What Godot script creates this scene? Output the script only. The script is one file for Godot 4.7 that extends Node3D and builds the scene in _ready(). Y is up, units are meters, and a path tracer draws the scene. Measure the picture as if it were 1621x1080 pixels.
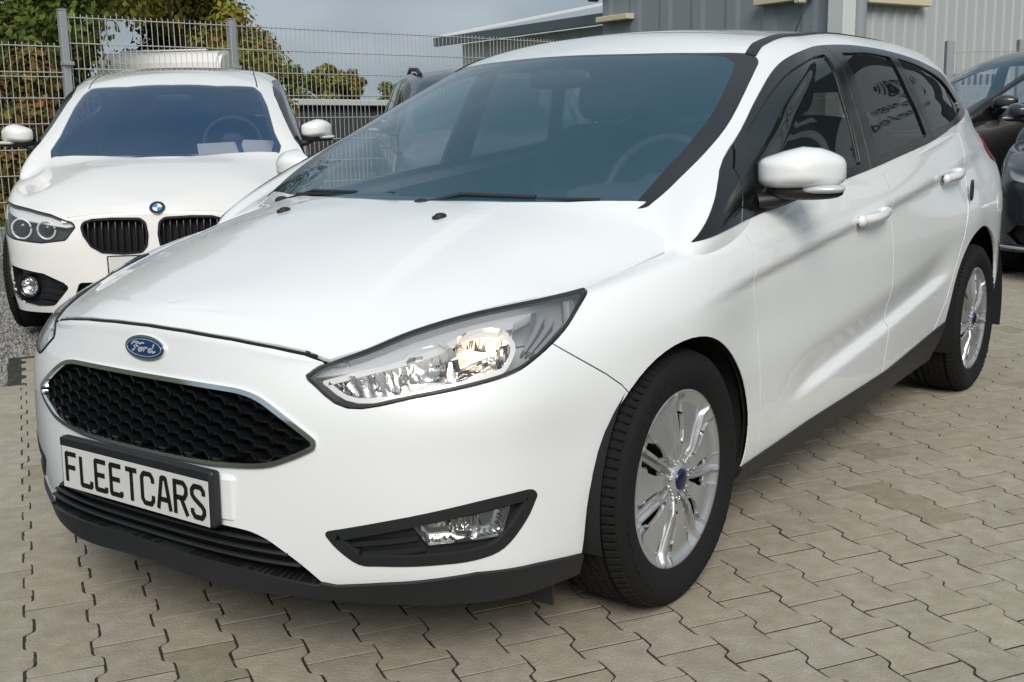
extends Node3D

# ---------------------------------------------------------------- surface tables (metres, one half of the car, x = half width, y = height, z = along, front axle at z = 0)
const BODY_ROWS := [
	[0, 0.215, 0.862, 0.25, 0.205, 0.85, 0.47, 0.2, 0.775, 0.66, 0.193, 0.66, 0.765, 0.19, 0.54, 0.815, 0.19, 0.345, 0.83, 0.195, 0, 0.835, 0.2, -0.37, 0.84, 0.205, -0.9, 0.84, 0.21, -1.45, 0.828, 0.22, -2, 0.812, 0.235, -2.65, 0.767, 0.25, -3.15, 0.625, 0.27, -3.47, 0.4, 0.27, -3.6, 0, 0.27, -3.63],
	[0, 0.275, 0.862, 0.25, 0.27, 0.851, 0.475, 0.26, 0.785, 0.66, 0.255, 0.685, 0.77, 0.25, 0.555, 0.828, 0.25, 0.355, 0.87, 0.255, 0, 0.872, 0.262, -0.37, 0.877, 0.28, -0.9, 0.878, 0.295, -1.45, 0.868, 0.32, -2, 0.855, 0.33, -2.65, 0.807, 0.33, -3.15, 0.655, 0.33, -3.5, 0.42, 0.33, -3.64, 0, 0.33, -3.67],
	[0, 0.37, 0.858, 0.25, 0.37, 0.846, 0.48, 0.37, 0.79, 0.665, 0.37, 0.692, 0.775, 0.37, 0.56, 0.838, 0.37, 0.36, 0.897, 0.37, 0, 0.893, 0.375, -0.37, 0.893, 0.385, -0.9, 0.893, 0.4, -1.45, 0.883, 0.42, -2, 0.88, 0.43, -2.65, 0.827, 0.43, -3.15, 0.67, 0.43, -3.51, 0.42, 0.43, -3.66, 0, 0.43, -3.69],
	[0, 0.48, 0.846, 0.25, 0.48, 0.835, 0.48, 0.48, 0.787, 0.665, 0.48, 0.69, 0.775, 0.48, 0.56, 0.838, 0.48, 0.36, 0.905, 0.485, 0, 0.898, 0.485, -0.37, 0.897, 0.49, -0.9, 0.898, 0.5, -1.45, 0.888, 0.515, -2, 0.883, 0.53, -2.65, 0.832, 0.54, -3.15, 0.675, 0.55, -3.51, 0.42, 0.55, -3.66, 0, 0.55, -3.69],
	[0, 0.6, 0.832, 0.25, 0.6, 0.821, 0.48, 0.6, 0.772, 0.665, 0.6, 0.676, 0.775, 0.6, 0.55, 0.838, 0.605, 0.36, 0.905, 0.61, 0, 0.9, 0.615, -0.37, 0.899, 0.62, -0.9, 0.9, 0.63, -1.45, 0.89, 0.645, -2, 0.884, 0.66, -2.65, 0.834, 0.68, -3.15, 0.68, 0.7, -3.5, 0.42, 0.7, -3.65, 0, 0.7, -3.68],
	[0, 0.69, 0.819, 0.25, 0.69, 0.802, 0.455, 0.675, 0.748, 0.63, 0.68, 0.645, 0.75, 0.695, 0.5, 0.822, 0.71, 0.33, 0.897, 0.73, 0, 0.903, 0.735, -0.37, 0.903, 0.745, -0.9, 0.904, 0.755, -1.45, 0.894, 0.77, -2, 0.884, 0.79, -2.65, 0.832, 0.81, -3.15, 0.68, 0.83, -3.47, 0.42, 0.84, -3.62, 0, 0.84, -3.65],
	[0, 0.727, 0.812, 0.25, 0.717, 0.793, 0.46, 0.692, 0.735, 0.615, 0.72, 0.59, 0.725, 0.745, 0.42, 0.795, 0.775, 0.27, 0.862, 0.81, 0, 0.888, 0.822, -0.36, 0.895, 0.84, -0.9, 0.895, 0.87, -1.42, 0.881, 0.9, -1.97, 0.862, 0.91, -2.65, 0.807, 0.93, -3.15, 0.67, 0.94, -3.42, 0.41, 0.95, -3.56, 0, 0.95, -3.59],
	[0, 0.752, 0.782, 0.23, 0.745, 0.755, 0.43, 0.727, 0.69, 0.575, 0.75, 0.54, 0.675, 0.775, 0.38, 0.735, 0.795, 0.23, 0.8, 0.845, -0.03, 0.845, 0.885, -0.33, 0.857, 0.935, -0.78, 0.853, 0.995, -1.38, 0.842, 1.06, -1.95, 0.795, 1.13, -2.6, 0.715, 1.1, -3.05, 0.585, 1.08, -3.32, 0.36, 1.07, -3.46, 0, 1.07, -3.49]]
const HOOD_ROWS := [
	[0, 0.765, 0.765, 0.18, 0.77, 0.72, 0.33, 0.778, 0.64, 0.44, 0.806, 0.5, 0.5, 0.842, 0.34, 0.54, 0.873, 0.18, 0.61, 0.908, -0.03, 0.7, 0.946, -0.2],
	[0, 0.772, 0.75, 0, 0.79, 0.7, 0, 0.818, 0.6, 0, 0.858, 0.46, 0, 0.89, 0.33, 0, 0.924, 0.17, 0, 0.953, 0, 0, 0.985, -0.2]]
const CABIN_COLUMNS := [
	[0, 0.905, 0.12, 0, 0.947, 0.02, 0, 1.21, -0.46, 0, 1.375, -0.86, 0, 1.425, -1.04, 0, 1.452, -1.22, 0, 1.455, -1.25],
	[0.36, 0.90, 0.07, 0.36, 0.945, -0.045, 0.345, 1.2, -0.51, 0.325, 1.36, -0.89, 0.315, 1.41, -1.05, 0.25, 1.447, -1.25, 0, 1.463, -1.33],
	[0.735, 0.87, -0.06, 0.7, 0.945, -0.185, 0.635, 1.17, -0.62, 0.58, 1.315, -0.94, 0.545, 1.375, -1.08, 0.4, 1.437, -1.32, 0, 1.472, -1.5],
	[0.835, 0.8, -0.06, 0.835, 0.866, -0.1, 0.745, 1.14, -0.66, 0.675, 1.315, -1.06, 0.6, 1.385, -1.2, 0.42, 1.443, -1.4, 0, 1.476, -1.6],
	[0.868, 0.85, -0.47, 0.85, 0.903, -0.5, 0.765, 1.17, -0.95, 0.68, 1.355, -1.3, 0.61, 1.405, -1.4, 0.42, 1.45, -1.52, 0, 1.479, -1.7],
	[0.875, 0.9, -1, 0.857, 0.957, -1, 0.778, 1.19, -1.25, 0.69, 1.385, -1.58, 0.615, 1.428, -1.65, 0.42, 1.462, -1.75, 0, 1.482, -1.85],
	[0.872, 0.96, -1.6, 0.849, 1.018, -1.6, 0.782, 1.21, -1.75, 0.69, 1.388, -1.95, 0.615, 1.432, -2, 0.42, 1.464, -2.05, 0, 1.482, -2.1],
	[0.86, 1.02, -2.1, 0.833, 1.08, -2.13, 0.78, 1.22, -2.2, 0.685, 1.38, -2.32, 0.61, 1.426, -2.36, 0.42, 1.458, -2.4, 0, 1.474, -2.45],
	[0.83, 1.06, -2.5, 0.8, 1.125, -2.54, 0.757, 1.222, -2.56, 0.672, 1.352, -2.64, 0.6, 1.402, -2.68, 0.41, 1.44, -2.72, 0, 1.457, -2.75],
	[0.79, 1.05, -2.8, 0.76, 1.12, -2.83, 0.722, 1.205, -2.84, 0.635, 1.3, -2.9, 0.565, 1.358, -2.94, 0.4, 1.417, -2.98, 0, 1.436, -3],
	[0.71, 1.03, -3.17, 0.68, 1.093, -3.16, 0.635, 1.19, -3.16, 0.56, 1.27, -3.17, 0.5, 1.32, -3.18, 0.38, 1.388, -3.19, 0, 1.412, -3.2],
	[0.58, 1.02, -3.38, 0.56, 1.08, -3.36, 0.53, 1.18, -3.33, 0.47, 1.265, -3.29, 0.43, 1.315, -3.27, 0.33, 1.378, -3.27, 0, 1.4, -3.27],
	[0.35, 1.01, -3.48, 0.34, 1.07, -3.465, 0.32, 1.2, -3.4, 0.28, 1.29, -3.34, 0.25, 1.345, -3.31, 0.17, 1.38, -3.3, 0, 1.395, -3.3],
	[0, 1.01, -3.5, 0, 1.07, -3.49, 0, 1.2, -3.42, 0, 1.29, -3.36, 0, 1.35, -3.325, 0, 1.38, -3.315, 0, 1.392, -3.31]]

const SIDE := [Vector3(0, 0, 1), Vector3(0, 1, 0)]
const FRONT := [Vector3(1, 0, 0), Vector3(0, 1, 0)]
const TOP := [Vector3(1, 0, 0), Vector3(0, 0, 1)]
const OBL := [Vector3(0.70711, 0, -0.70711), Vector3(0, 1, 0)]

var names := {}
var rng := RandomNumberGenerator.new()
var M := {}


# a growing triangle mesh with normals, optional uv and colours
class Mb:
	var v := PackedVector3Array()
	var n := PackedVector3Array()
	var i := PackedInt32Array()
	var c := PackedColorArray()
	var uv := PackedVector2Array()

	func vert(p: Vector3, nn: Vector3) -> int:
		v.append(p)
		n.append(nn)
		return v.size() - 1

	func tri(a: int, b: int, d: int) -> void:
		i.append(a)
		i.append(b)
		i.append(d)

	func flat(a: Vector3, b: Vector3, d: Vector3) -> void:
		var nn := (b - a).cross(d - a)
		if nn.length_squared() < 1e-16:
			return
		nn = nn.normalized()
		tri(vert(a, nn), vert(b, nn), vert(d, nn))

	func quad(a: Vector3, b: Vector3, d: Vector3, e: Vector3) -> void:
		var nn := (d - a).cross(e - b)
		if nn.length_squared() < 1e-16:
			return
		nn = nn.normalized()
		var k := vert(a, nn)
		vert(b, nn)
		vert(d, nn)
		vert(e, nn)
		tri(k, k + 1, k + 2)
		tri(k, k + 2, k + 3)

	func join(o: Mb, t := Transform3D()) -> void:
		var k := v.size()
		for p in o.v:
			v.append(t * p)
		var nb := t.basis.inverse().transposed()
		for p in o.n:
			n.append((nb * p).normalized())
		if t.basis.determinant() < 0:
			for q in range(0, o.i.size(), 3):
				i.append(k + o.i[q])
				i.append(k + o.i[q + 2])
				i.append(k + o.i[q + 1])
		else:
			for q in o.i:
				i.append(k + q)
		if o.c.size():
			c.append_array(o.c)
		if o.uv.size():
			uv.append_array(o.uv)

	func box(at: Vector3, size: Vector3, b := 0.0, basis := Basis()) -> void:
		# a box whose edges are cut by b
		var h := size / 2.0
		b = minf(b, 0.49 * minf(size.x, minf(size.y, size.z)))
		var t := Transform3D(basis, at)
		if b <= 0.0:
			for ax in 3:
				for s in [-1.0, 1.0]:
					var u := Vector3.ZERO
					var w := Vector3.ZERO
					var o := Vector3.ZERO
					o[ax] = s * h[ax]
					u[(ax + 1) % 3] = h[(ax + 1) % 3]
					w[(ax + 2) % 3] = h[(ax + 2) % 3] * s
					quad(t * (o - u - w), t * (o + u - w), t * (o + u + w), t * (o - u + w))
			return
		for ax in 3:
			for s in [-1.0, 1.0]:
				var u := Vector3.ZERO
				var w := Vector3.ZERO
				var o := Vector3.ZERO
				o[ax] = s * h[ax]
				u[(ax + 1) % 3] = h[(ax + 1) % 3] - b
				w[(ax + 2) % 3] = (h[(ax + 2) % 3] - b) * s
				quad(t * (o - u - w), t * (o + u - w), t * (o + u + w), t * (o - u + w))
		for ax in 3:
			var k := (ax + 1) % 3
			var l := (ax + 2) % 3
			for s in [-1.0, 1.0]:
				for r in [-1.0, 1.0]:
					var p := Vector3.ZERO
					var q := Vector3.ZERO
					p[k] = s * h[k]
					p[l] = r * (h[l] - b)
					q[k] = s * (h[k] - b)
					q[l] = r * h[l]
					var e := Vector3.ZERO
					e[ax] = h[ax] - b
					if s * r > 0:
						quad(t * (p - e), t * (p + e), t * (q + e), t * (q - e))
					else:
						quad(t * (q - e), t * (q + e), t * (p + e), t * (p - e))
		for s in [-1.0, 1.0]:
			for r in [-1.0, 1.0]:
				for e in [-1.0, 1.0]:
					var x := Vector3(s * h.x, r * (h.y - b), e * (h.z - b))
					var y := Vector3(s * (h.x - b), r * h.y, e * (h.z - b))
					var z := Vector3(s * (h.x - b), r * (h.y - b), e * h.z)
					if s * r * e > 0:
						flat(t * x, t * y, t * z)
					else:
						flat(t * x, t * z, t * y)

	func tube(path: PackedVector3Array, r: float, sides := 8, closed := false, ry := -1.0) -> void:
		# a round bar along a path
		var m := path.size()
		if ry < 0:
			ry = r
		var rows := []
		var up := Vector3.UP
		for k in m:
			var a: Vector3 = path[(k - 1 + m) % m] if closed or k > 0 else path[k]
			var b: Vector3 = path[(k + 1) % m] if closed or k < m - 1 else path[k]
			var d := (b - a).normalized()
			var s := d.cross(up)
			if s.length() < 0.1:
				s = d.cross(Vector3.RIGHT)
			s = s.normalized()
			var w := s.cross(d).normalized()
			var ring := PackedInt32Array()
			for j in sides:
				var g := TAU * j / sides
				ring.append(vert(path[k] + s * cos(g) * r + w * sin(g) * ry, (s * cos(g) + w * sin(g)).normalized()))
			rows.append(ring)
		for k in (m if closed else m - 1):
			var a: PackedInt32Array = rows[k]
			var b: PackedInt32Array = rows[(k + 1) % m]
			for j in sides:
				var l := (j + 1) % sides
				tri(a[j], b[j], b[l])
				tri(a[j], b[l], a[l])
		if not closed:
			for e in [0, m - 1]:
				var nn: Vector3 = (path[0] - path[1]).normalized() if e == 0 else (path[m - 1] - path[m - 2]).normalized()
				var mid := vert(path[e], nn)
				var first := v.size()
				for j in sides:
					vert(v[rows[e][j]], nn)
				for j in sides:
					tri(mid, first + j, first + (j + 1) % sides)

	func lathe(prof: PackedVector2Array, seg: int, axis_x := true, from := 0.0, to := TAU) -> void:
		# profile (along the axis, radius), turned round the x axis
		var m := prof.size()
		var full := is_equal_approx(to - from, TAU)
		var start := v.size()
		for s in seg + 1:
			var g := from + (to - from) * s / seg
			for k in m:
				var a := prof[maxi(k - 1, 0)]
				var b := prof[mini(k + 1, m - 1)]
				var d := (b - a).normalized()
				var nn := Vector2(-d.y, d.x)
				vert(Vector3(prof[k].x, prof[k].y * cos(g), prof[k].y * sin(g)), Vector3(nn.x, nn.y * cos(g), nn.y * sin(g)))
		for s in seg:
			for k in m - 1:
				var a := start + s * m + k
				tri(a, a + 1, a + m + 1)
				tri(a, a + m + 1, a + m)

	func extrude(poly: PackedVector2Array, t: Transform3D, depth: float) -> void:
		# a flat shape with thickness, face towards +z of t
		var idx := Geometry2D.triangulate_polygon(poly)
		if idx.is_empty():
			return
		var z := t.basis.z.normalized()
		var f := v.size()
		for p in poly:
			vert(t * Vector3(p.x, p.y, depth), z)
		for q in idx:
			i.append(f + q)
		var cw := Geometry2D.is_polygon_clockwise(poly)
		for k in poly.size():
			var a := poly[k]
			var b := poly[(k + 1) % poly.size()]
			var e := (b - a).normalized()
			var nn := t.basis * (Vector3(-e.y, e.x, 0) if cw else Vector3(e.y, -e.x, 0))
			var w := vert(t * Vector3(a.x, a.y, depth), nn.normalized())
			vert(t * Vector3(b.x, b.y, depth), nn.normalized())
			vert(t * Vector3(b.x, b.y, 0), nn.normalized())
			vert(t * Vector3(a.x, a.y, 0), nn.normalized())
			tri(w, w + 1, w + 2)
			tri(w, w + 2, w + 3)

	func ball(at: Vector3, r: Vector3, e := 1.0, rings := 12, seg := 20, basis := Basis()) -> void:
		# an ellipsoid; e below 1 makes it boxy
		var s := v.size()
		for a in rings + 1:
			var th := PI * a / rings
			for b in seg + 1:
				var ph := TAU * b / seg
				var d := Vector3(sin(th) * cos(ph), cos(th), sin(th) * sin(ph))
				var q := Vector3(signf(d.x) * pow(absf(d.x), e), signf(d.y) * pow(absf(d.y), e), signf(d.z) * pow(absf(d.z), e))
				var g := Vector3(signf(d.x) * pow(absf(d.x), 2.0 - e) / r.x, signf(d.y) * pow(absf(d.y), 2.0 - e) / r.y, signf(d.z) * pow(absf(d.z), 2.0 - e) / r.z)
				vert(at + basis * (q * r), (basis * g).normalized())
		for a in rings:
			for b in seg:
				var k := s + a * (seg + 1) + b
				tri(k, k + 1, k + seg + 2)
				tri(k, k + seg + 2, k + seg + 1)

	func mesh() -> ArrayMesh:
		# front faces run clockwise
		for q in range(0, i.size(), 3):
			var a := i[q]
			var b := i[q + 1]
			var d := i[q + 2]
			if (v[b] - v[a]).cross(v[d] - v[a]).dot(n[a] + n[b] + n[d]) > 0:
				i[q + 1] = d
				i[q + 2] = b
		var arr := []
		arr.resize(Mesh.ARRAY_MAX)
		arr[Mesh.ARRAY_VERTEX] = v
		arr[Mesh.ARRAY_NORMAL] = n
		if c.size() == v.size():
			arr[Mesh.ARRAY_COLOR] = c
		if uv.size() == v.size():
			arr[Mesh.ARRAY_TEX_UV] = uv
		arr[Mesh.ARRAY_INDEX] = i
		var am := ArrayMesh.new()
		am.add_surface_from_arrays(Mesh.PRIMITIVE_TRIANGLES, arr)
		return am


# ---------------------------------------------------------------- naming and grouping
func numbered(called: String) -> String:
	var k: int = names.get(called, -1) + 1
	names[called] = k
	return called if k == 0 else "%s_%03d" % [called, k]


func tag(o: Node, label := "", category := "", group := "", kind := "") -> Node:
	if label:
		o.set_meta("label", label)
	if category:
		o.set_meta("category", category)
	if group:
		o.set_meta("group", group)
	if kind:
		o.set_meta("kind", kind)
	return o


func thing(called: String, label := "", category := "", group := "") -> Node3D:
	var o := Node3D.new()
	o.name = numbered(called)
	add_child(o)
	tag(o, label, category, group)
	return o


func obj(called: String, m, material: Material, parent: Node = null) -> MeshInstance3D:
	var o := MeshInstance3D.new()
	o.mesh = m.mesh() if m is Mb else m
	o.material_override = material
	if parent == null or parent == self:
		o.name = numbered(called)
		add_child(o)
	else:
		var k := 0
		var nm := called
		while parent.has_node(NodePath(nm)):
			k += 1
			nm = "%s_%03d" % [called, k]
		o.name = nm
		parent.add_child(o, true)
	return o


# ---------------------------------------------------------------- smooth sheets through the tables
func rows_of(table: Array) -> Array:
	var out := []
	for r in table:
		var p := PackedVector3Array()
		for k in range(0, r.size(), 3):
			p.append(Vector3(r[k], r[k + 1], r[k + 2]))
		out.append(p)
	return out


func flip(rows: Array) -> Array:
	var out := []
	for k in rows[0].size():
		var p := PackedVector3Array()
		for r in rows:
			p.append(r[k])
		out.append(p)
	return out


func knots(rows: Array) -> PackedFloat32Array:
	# chord length along the rows, averaged over them
	var out := PackedFloat32Array([0.0])
	for k in range(1, rows[0].size()):
		var d := 0.0
		for r in rows:
			d += r[k].distance_to(r[k - 1])
		out.append(out[k - 1] + maxf(d / rows.size(), 0.02))
	return out


func spread(rows: Array, step: float, sym0: bool, sym1: bool) -> Array:
	# resamples every row with a smooth cubic
	var kn := knots(rows)
	var m := kn.size()
	var count := int(kn[m - 1] / step) + 1
	var out := []
	for r in rows:
		var p: PackedVector3Array = r
		var tg := PackedVector3Array()
		for k in m:
			if k == 0:
				tg.append((p[1] - p[0]) / (kn[1] - kn[0]) * (Vector3(1, 0, 0) if sym0 else Vector3.ONE))
			elif k == m - 1:
				tg.append((p[k] - p[k - 1]) / (kn[k] - kn[k - 1]) * (Vector3(1, 0, 0) if sym1 else Vector3.ONE))
			else:
				var h0 := kn[k] - kn[k - 1]
				var h1 := kn[k + 1] - kn[k]
				tg.append(((p[k] - p[k - 1]) / h0 * h1 + (p[k + 1] - p[k]) / h1 * h0) / (h0 + h1))
		var q := PackedVector3Array()
		var seg := 0
		for s in count:
			var t := kn[m - 1] * s / (count - 1)
			while seg < m - 2 and t > kn[seg + 1]:
				seg += 1
			var h := kn[seg + 1] - kn[seg]
			var x := (t - kn[seg]) / h
			var x2 := x * x
			var x3 := x2 * x
			q.append(p[seg] * (2 * x3 - 3 * x2 + 1) + tg[seg] * h * (x3 - 2 * x2 + x) + p[seg + 1] * (3 * x2 - 2 * x3) + tg[seg + 1] * h * (x3 - x2))
		out.append(q)
	return out


func sheet(rows: Array, step: float, su0: bool, su1: bool, sv1: bool, warp = null) -> Mb:
	var g := flip(spread(flip(spread(rows, step, su0, su1)), step, false, sv1))
	var h := g.size()
	var w: int = g[0].size()
	if warp != null:
		for r in h:
			var p: PackedVector3Array = g[r]
			for k in w:
				p[k] = warp.call(p[k])
			g[r] = p
	var o := Mb.new()
	for r in h:
		for k in w:
			var du: Vector3 = g[r][mini(k + 1, w - 1)] - g[r][maxi(k - 1, 0)]
			var dv: Vector3 = g[mini(r + 1, h - 1)][k] - g[maxi(r - 1, 0)][k]
			var nn := dv.cross(du)
			if nn.length() < 1e-9:
				nn = Vector3.UP
			nn = nn.normalized()
			if absf(g[r][k].x) < 1e-5:
				nn.x = 0
				nn = nn.normalized()
			o.vert(g[r][k], -nn)
	for r in h - 1:
		for k in w - 1:
			var a := r * w + k
			o.tri(a, a + 1, a + w + 1)
			o.tri(a, a + w + 1, a + w)
	# turn the normals outwards (away from the middle of the car)
	var score := 0.0
	for k in range(0, o.v.size(), 7):
		score += o.n[k].dot(o.v[k] - Vector3(0, 0.5, clampf(o.v[k].z, -3.0, 0.3)))
	if score < 0:
		for k in o.n.size():
			o.n[k] = -o.n[k]
	for k in o.n.size():
		if o.v[k].y > 1.3 and o.n[k].y < 0:
			o.n[k] = -o.n[k]
	if sv1:
		for k in w:
			var b := o.n[(h - 3) * w + k]
			o.n[(h - 1) * w + k] = Vector3(0, b.y, b.z).normalized()
			o.n[(h - 2) * w + k] = (Vector3(b.x * 0.5, b.y, b.z)).normalized()
	return o


func poly(a: Array) -> PackedVector2Array:
	var p := PackedVector2Array()
	for k in range(0, a.size(), 2):
		p.append(Vector2(a[k], a[k + 1]))
	if Geometry2D.is_polygon_clockwise(p):
		p.reverse()
	return p


func rounded(p: PackedVector2Array, r: float) -> PackedVector2Array:
	# rounds the sharp corners over a length r on either side
	var m := p.size()
	var corner := PackedByteArray()
	corner.resize(m)
	for k in m:
		var d0 := (p[k] - p[(k - 1 + m) % m]).normalized()
		var d1 := (p[(k + 1) % m] - p[k]).normalized()
		corner[k] = 1 if d0.dot(d1) < 0.88 else 0
	var drop := PackedByteArray()
	drop.resize(m)
	var arcs := {}
	for k in m:
		if not corner[k]:
			continue
		var ends := []
		for dir in [-1, 1]:
			var left := r
			var j := k
			var at := p[k]
			while true:
				var nx: int = (j + dir + m) % m
				var d := at.distance_to(p[nx])
				if corner[nx] and d * 0.5 < left:
					ends.append(at.lerp(p[nx], 0.5))
					break
				if d >= left:
					ends.append(at.lerp(p[nx], left / d))
					break
				left -= d
				at = p[nx]
				j = nx
				drop[j] = 1
		arcs[k] = ends
	var out := PackedVector2Array()
	for k in m:
		if arcs.has(k):
			var a: Vector2 = arcs[k][0]
			var b: Vector2 = arcs[k][1]
			for q in 6:
				var t := q / 5.0
				out.append(a * (1 - t) * (1 - t) + p[k] * 2 * t * (1 - t) + b * t * t)
		elif not drop[k]:
			out.append(p[k])
	return out


func grown(p: PackedVector2Array, d: float) -> PackedVector2Array:
	# every side moved outwards by d (p runs anticlockwise)
	var out := PackedVector2Array()
	var m := p.size()
	for k in m:
		var d0 := (p[k] - p[(k - 1 + m) % m]).normalized()
		var d1 := (p[(k + 1) % m] - p[k]).normalized()
		var n0 := Vector2(d0.y, -d0.x)
		var n1 := Vector2(d1.y, -d1.x)
		var n := n0 + n1
		if n.length() < 0.3:
			out.append(p[k] + n0 * d)
			out.append(p[k] + n1 * d)
			continue
		n = n.normalized()
		out.append(p[k] + n * d / maxf(n.dot(n0), 0.4))
	return out


func curve(a: Array) -> PackedVector2Array:
	var p := smooth(a, true)
	if Geometry2D.is_polygon_clockwise(p):
		p.reverse()
	return p


func line_poly(a: Array, w: float) -> PackedVector2Array:
	var p := PackedVector2Array()
	for k in range(0, a.size(), 2):
		p.append(Vector2(a[k], a[k + 1]))
	return Geometry2D.offset_polyline(p, w, Geometry2D.JOIN_ROUND, Geometry2D.END_SQUARE)[0]


func smooth(a: Array, closed := false) -> PackedVector2Array:
	# a rounder outline through the given points
	var p := PackedVector2Array()
	for k in range(0, a.size(), 2):
		p.append(Vector2(a[k], a[k + 1]))
	var out := PackedVector2Array()
	var m := p.size()
	for k in (m if closed else m - 1):
		var p0 := p[(k - 1 + m) % m] if closed else p[maxi(k - 1, 0)]
		var p1 := p[k]
		var p2 := p[(k + 1) % m]
		var p3 := p[(k + 2) % m] if closed else p[mini(k + 2, m - 1)]
		# corners stay corners
		if (p1 - p0).normalized().dot((p2 - p1).normalized()) < 0.72:
			p0 = p1 - (p2 - p1)
		if (p2 - p1).normalized().dot((p3 - p2).normalized()) < 0.72:
			p3 = p2 + (p2 - p1)
		for s in 4:
			out.append(p1.cubic_interpolate(p2, p0, p3, s / 4.0))
	if not closed:
		out.append(p[m - 1])
	return out


# keeps the part of a sheet inside (or outside) an outline drawn on a plane
func cut(s: Mb, pr: Array, outline: PackedVector2Array, inside: bool) -> Mb:
	var o := Mb.new()
	var ax: Vector3 = pr[0]
	var ay: Vector3 = pr[1]
	var nv := s.v.size()
	var p2 := PackedVector2Array()
	p2.resize(nv)
	var flag := PackedByteArray()
	flag.resize(nv)
	var box := Rect2(outline[0], Vector2.ZERO)
	for q in outline:
		box = box.expand(q)
	box = box.grow(0.001)
	for k in nv:
		var q := Vector2(ax.dot(s.v[k]), ay.dot(s.v[k]))
		p2[k] = q
		flag[k] = 1 if box.has_point(q) and Geometry2D.is_point_in_polygon(q, outline) else 0
	var cell := 0.05
	var near := {}
	var m := outline.size()
	for k in m:
		var a := outline[k]
		var b := outline[(k + 1) % m]
		var steps := int(a.distance_to(b) / 0.02) + 1
		for j in steps + 1:
			var q := a.lerp(b, float(j) / steps) / cell
			for dx in [-1, 0, 1]:
				for dy in [-1, 0, 1]:
					near[Vector2i(int(floor(q.x)) + dx, int(floor(q.y)) + dy)] = true
	var map := PackedInt32Array()
	map.resize(nv)
	map.fill(-1)
	for q in range(0, s.i.size(), 3):
		var a := s.i[q]
		var b := s.i[q + 1]
		var d := s.i[q + 2]
		var f := flag[a] + flag[b] + flag[d]
		var mixed := f == 1 or f == 2
		if not mixed and near.has(Vector2i(int(floor(p2[a].x / cell)), int(floor(p2[a].y / cell)))):
			mixed = true
		if not mixed:
			if (f == 3) == inside:
				for k in [a, b, d]:
					if map[k] < 0:
						map[k] = o.vert(s.v[k], s.n[k])
					o.i.append(map[k])
			continue
		var A := p2[a]
		var B := p2[b]
		var D := p2[d]
		var det := (B - A).cross(D - A)
		var whole := (s.v[b] - s.v[a]).cross(s.v[d] - s.v[a]).length()
		if absf(det) < 1e-9 or absf(det) < 0.05 * whole:
			if (f >= 2) == inside:
				for k in [a, b, d]:
					if map[k] < 0:
						map[k] = o.vert(s.v[k], s.n[k])
					o.i.append(map[k])
			continue
		var t := PackedVector2Array([A, B, D]) if det > 0 else PackedVector2Array([A, D, B])
		var parts: Array = Geometry2D.intersect_polygons(t, outline) if inside else Geometry2D.clip_polygons(t, outline)
		for raw in parts:
			var part := PackedVector2Array()
			for p in raw:
				if part.is_empty() or part[part.size() - 1].distance_squared_to(p) > 4e-10:
					part.append(p)
			if part.size() > 2 and part[0].distance_squared_to(part[part.size() - 1]) < 4e-10:
				part.resize(part.size() - 1)
			var k2 := 0
			while k2 < part.size() and part.size() > 3:
				var e0 := part[(k2 - 1 + part.size()) % part.size()]
				var e1 := part[(k2 + 1) % part.size()]
				if absf((part[k2] - e0).cross(e1 - part[k2])) < 2e-10:
					part.remove_at(k2)
				else:
					k2 += 1
			if part.size() < 3:
				continue
			var idx = PackedInt32Array([0, 1, 2]) if part.size() == 3 else Geometry2D.triangulate_polygon(part)
			if idx.is_empty():
				idx = PackedInt32Array()
				var area := 0.0
				for k in part.size():
					area += part[k].cross(part[(k + 1) % part.size()])
				if absf(area) < 4e-8:
					continue
				for k in range(1, part.size() - 1):
					idx.append_array(PackedInt32Array([0, k, k + 1]))
			var first := o.v.size()
			for p in part:
				var u: float = (p - A).cross(D - A) / det
				var w: float = (B - A).cross(p - A) / det
				o.vert(s.v[a] * (1 - u - w) + s.v[b] * u + s.v[d] * w, (s.n[a] * (1 - u - w) + s.n[b] * u + s.n[d] * w).normalized())
			for k in idx:
				o.i.append(first + k)
	return o


func pushed(s: Mb, d: float) -> Mb:
	var o := Mb.new()
	o.v = s.v.duplicate()
	o.n = s.n.duplicate()
	o.i = s.i.duplicate()
	for k in o.v.size():
		var x := o.v[k].x
		o.v[k] += o.n[k] * d
		if absf(x) < 1e-4:
			o.v[k].x = x
	return o


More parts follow.
